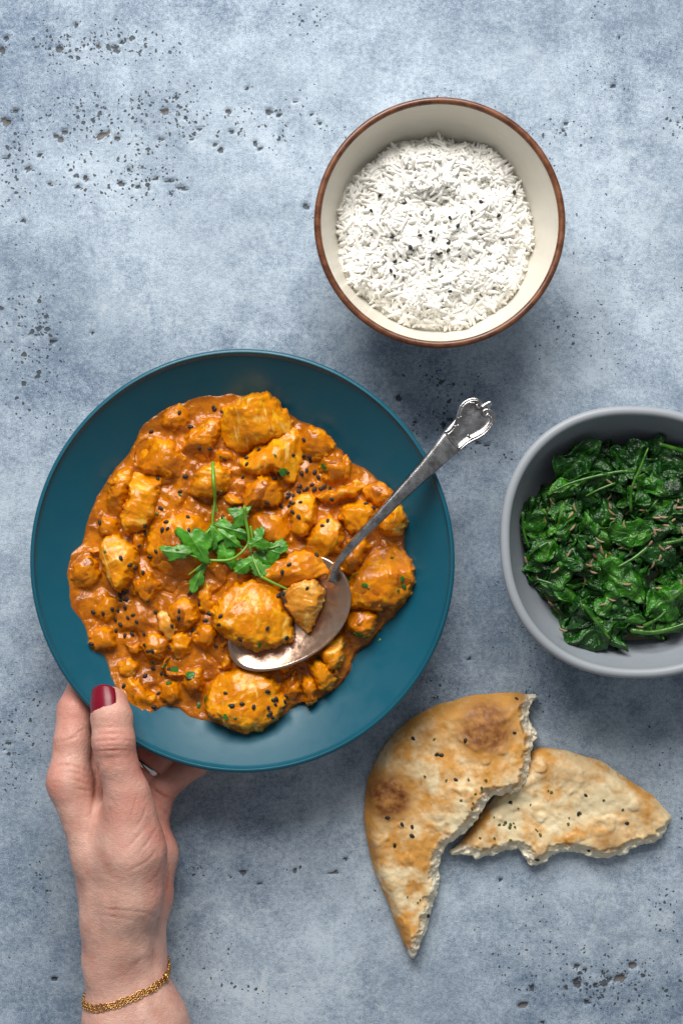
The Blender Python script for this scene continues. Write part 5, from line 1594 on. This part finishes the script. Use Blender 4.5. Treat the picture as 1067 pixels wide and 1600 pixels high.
def build_bracelet():
    # a plane across the wrist, tilted; links follow the skin
    A = W(138, 1553, .048); B = W(270, 1511, .040); 
    mid = (A + B) / 2; mid.z = 0.043
    e1 = (B - A); e1.z = 0; e1.normalize()
    # the plane tips so that the top of the loop sags towards the elbow
    e2 = Vector((0.05, -0.18, 1.0)).normalized(); e2 = (e2 - e1 * e2.dot(e1)).normalized()
    nrm = e1.cross(e2)
    M = Mat('gold')
    M.out(Base_Color=M.mix(M.noise(400, 2), (0.62, 0.34, 0.10), (0.80, 0.50, 0.17)), Metallic=1.0, Roughness=0.24)
    gold = M.m
    root = empty('bracelet', mid)
    tag(root, 'thin gold chain bracelet of three strands worn around the wrist', 'bracelet')
    for k, sh in enumerate((-0.0012, 0.0, 0.0012)):
        n = 240; P = []
        c = mid + nrm * sh
        for i in range(n):
            a = 2 * math.pi * i / n
            d = e1 * math.cos(a) + e2 * math.sin(a)
            hit, nr, _, dist = hand_bvh.ray_cast(c, d)
            r = dist if hit is not None else 0.024
            P.append(r)
        P = np.array(P)
        P = np.convolve(np.pad(P, 6, 'wrap'), np.ones(13) / 13, 'valid')
        C = np.array([tuple(c + (e1 * math.cos(2 * math.pi * i / n) + e2 * math.sin(2 * math.pi * i / n)) * (P[i] + 0.0008) + nrm * 0.0004 * math.sin(i * .37 + k)) for i in range(n)])
        seg = np.linalg.norm(np.roll(C, -1, 0) - C, axis=1); cum = np.concatenate([[0], np.cumsum(seg)])
        nl = int(cum[-1] / 0.0015)
        VV = []; FF = []; off = 0
        ma, mi = 12, 5
        ta = np.linspace(0, 2 * np.pi, ma, endpoint=False); tb = np.linspace(0, 2 * np.pi, mi, endpoint=False)
        for l in range(nl):
            s = cum[-1] * l / nl
            i = min(np.searchsorted(cum, s) - 1, n - 1); i = max(i, 0)
            fr = (s - cum[i]) / seg[i]
            p = C[i] * (1 - fr) + C[(i + 1) % n] * fr
            t = C[(i + 1) % n] - C[i]; t /= np.linalg.norm(t)
            outw = p - np.array(c); outw -= t * (outw @ t); outw /= np.linalg.norm(outw)
            sd = np.cross(t, outw)
            tw = math.radians(45 if l % 2 else -45)
            bx = outw * math.cos(tw) + sd * math.sin(tw)
            bn = np.cross(t, bx)
            rx, ry, rr = 0.0011, 0.0006, 0.0002
            cen = np.cos(ta)[:, None] * rx * t + np.sin(ta)[:, None] * ry * bx
            rad = np.cos(ta)[:, None] * t + np.sin(ta)[:, None] * bx
            v = p + cen[:, None] + rr * (np.cos(tb)[None, :, None] * rad[:, None] + np.sin(tb)[None, :, None] * bn)
            VV.append(v.reshape(-1, 3))
            ii = np.arange(ma)[:, None]; jj = np.arange(mi)[None]
            a_ = ii * mi + jj; b_ = ii * mi + (jj + 1) % mi; c_ = ((ii + 1) % ma) * mi + (jj + 1) % mi; d_ = ((ii + 1) % ma) * mi + jj
            FF.append(np.stack([a_, d_, c_, b_], 2).reshape(-1, 4) + off); off += ma * mi
        me = mesh_np('chain', np.concatenate(VV) - np.array(mid), np.concatenate(FF))
        link('chain', me, gold, root)
    # clasp
    hit, nr, _, dist = hand_bvh.ray_cast(mid, (e1 * math.cos(.35) + e2 * math.sin(.35)).normalized())
    p = (hit + nr * 0.0014 if hit is not None else B) - mid
    th = np.linspace(0, 2 * np.pi, 16)
    dr = e1.cross(nr).normalized() if hit is not None else Vector((0, 1, 0))
    pts = np.array([tuple(p + (nrm * math.cos(t) + e2 * math.sin(t)) * 0.0019) for t in th])
    V, F = tube(pts, .0006, 6, 1.0, False)
    link('clasp', mesh_mixed('clasp', V, F), gold, root)
build_bracelet()

def build_ring():
    p = np.array(W(229, 1196, .0208)); a = np.array(W(182, 1258, .023)); b = np.array(W(240, 1184, .020))
    t = (b - a) / np.linalg.norm(b - a)
    u = np.cross(t, (0, 0, 1.0)); u /= np.linalg.norm(u); w = np.cross(u, t)
    M = Mat('polished_silver')
    M.out(Base_Color=(0.70, 0.69, 0.67), Metallic=1.0, Roughness=0.15)
    VV = []; FF = []; off = 0
    n, m = 64, 8
    th = np.linspace(0, 2 * np.pi, n, endpoint=False); ph = np.linspace(0, 2 * np.pi, m, endpoint=False)
    R = 0.0093
    rad = np.cos(th)[:, None] * u + np.sin(th)[:, None] * w
    prof = np.stack([np.cos(ph) * 0.0007, np.sin(ph) * 0.0016], 1)
    v = rad[:, None] * (R + prof[None, :, :1]) + t * prof[None, :, 1:2]
    ii = np.arange(n)[:, None]; jj = np.arange(m)[None]
    a_ = ii * m + jj; b_ = ii * m + (jj + 1) % m; c_ = ((ii + 1) % n) * m + (jj + 1) % m; d_ = ((ii + 1) % n) * m + jj
    me = mesh_np('ring', v.reshape(-1, 3), np.stack([a_, d_, c_, b_], 2).reshape(-1, 4))
    o = link('ring', me, M.m); o.location = p
    tag(o, 'narrow silver ring on a finger tucked under the plate', 'ring')
build_ring()
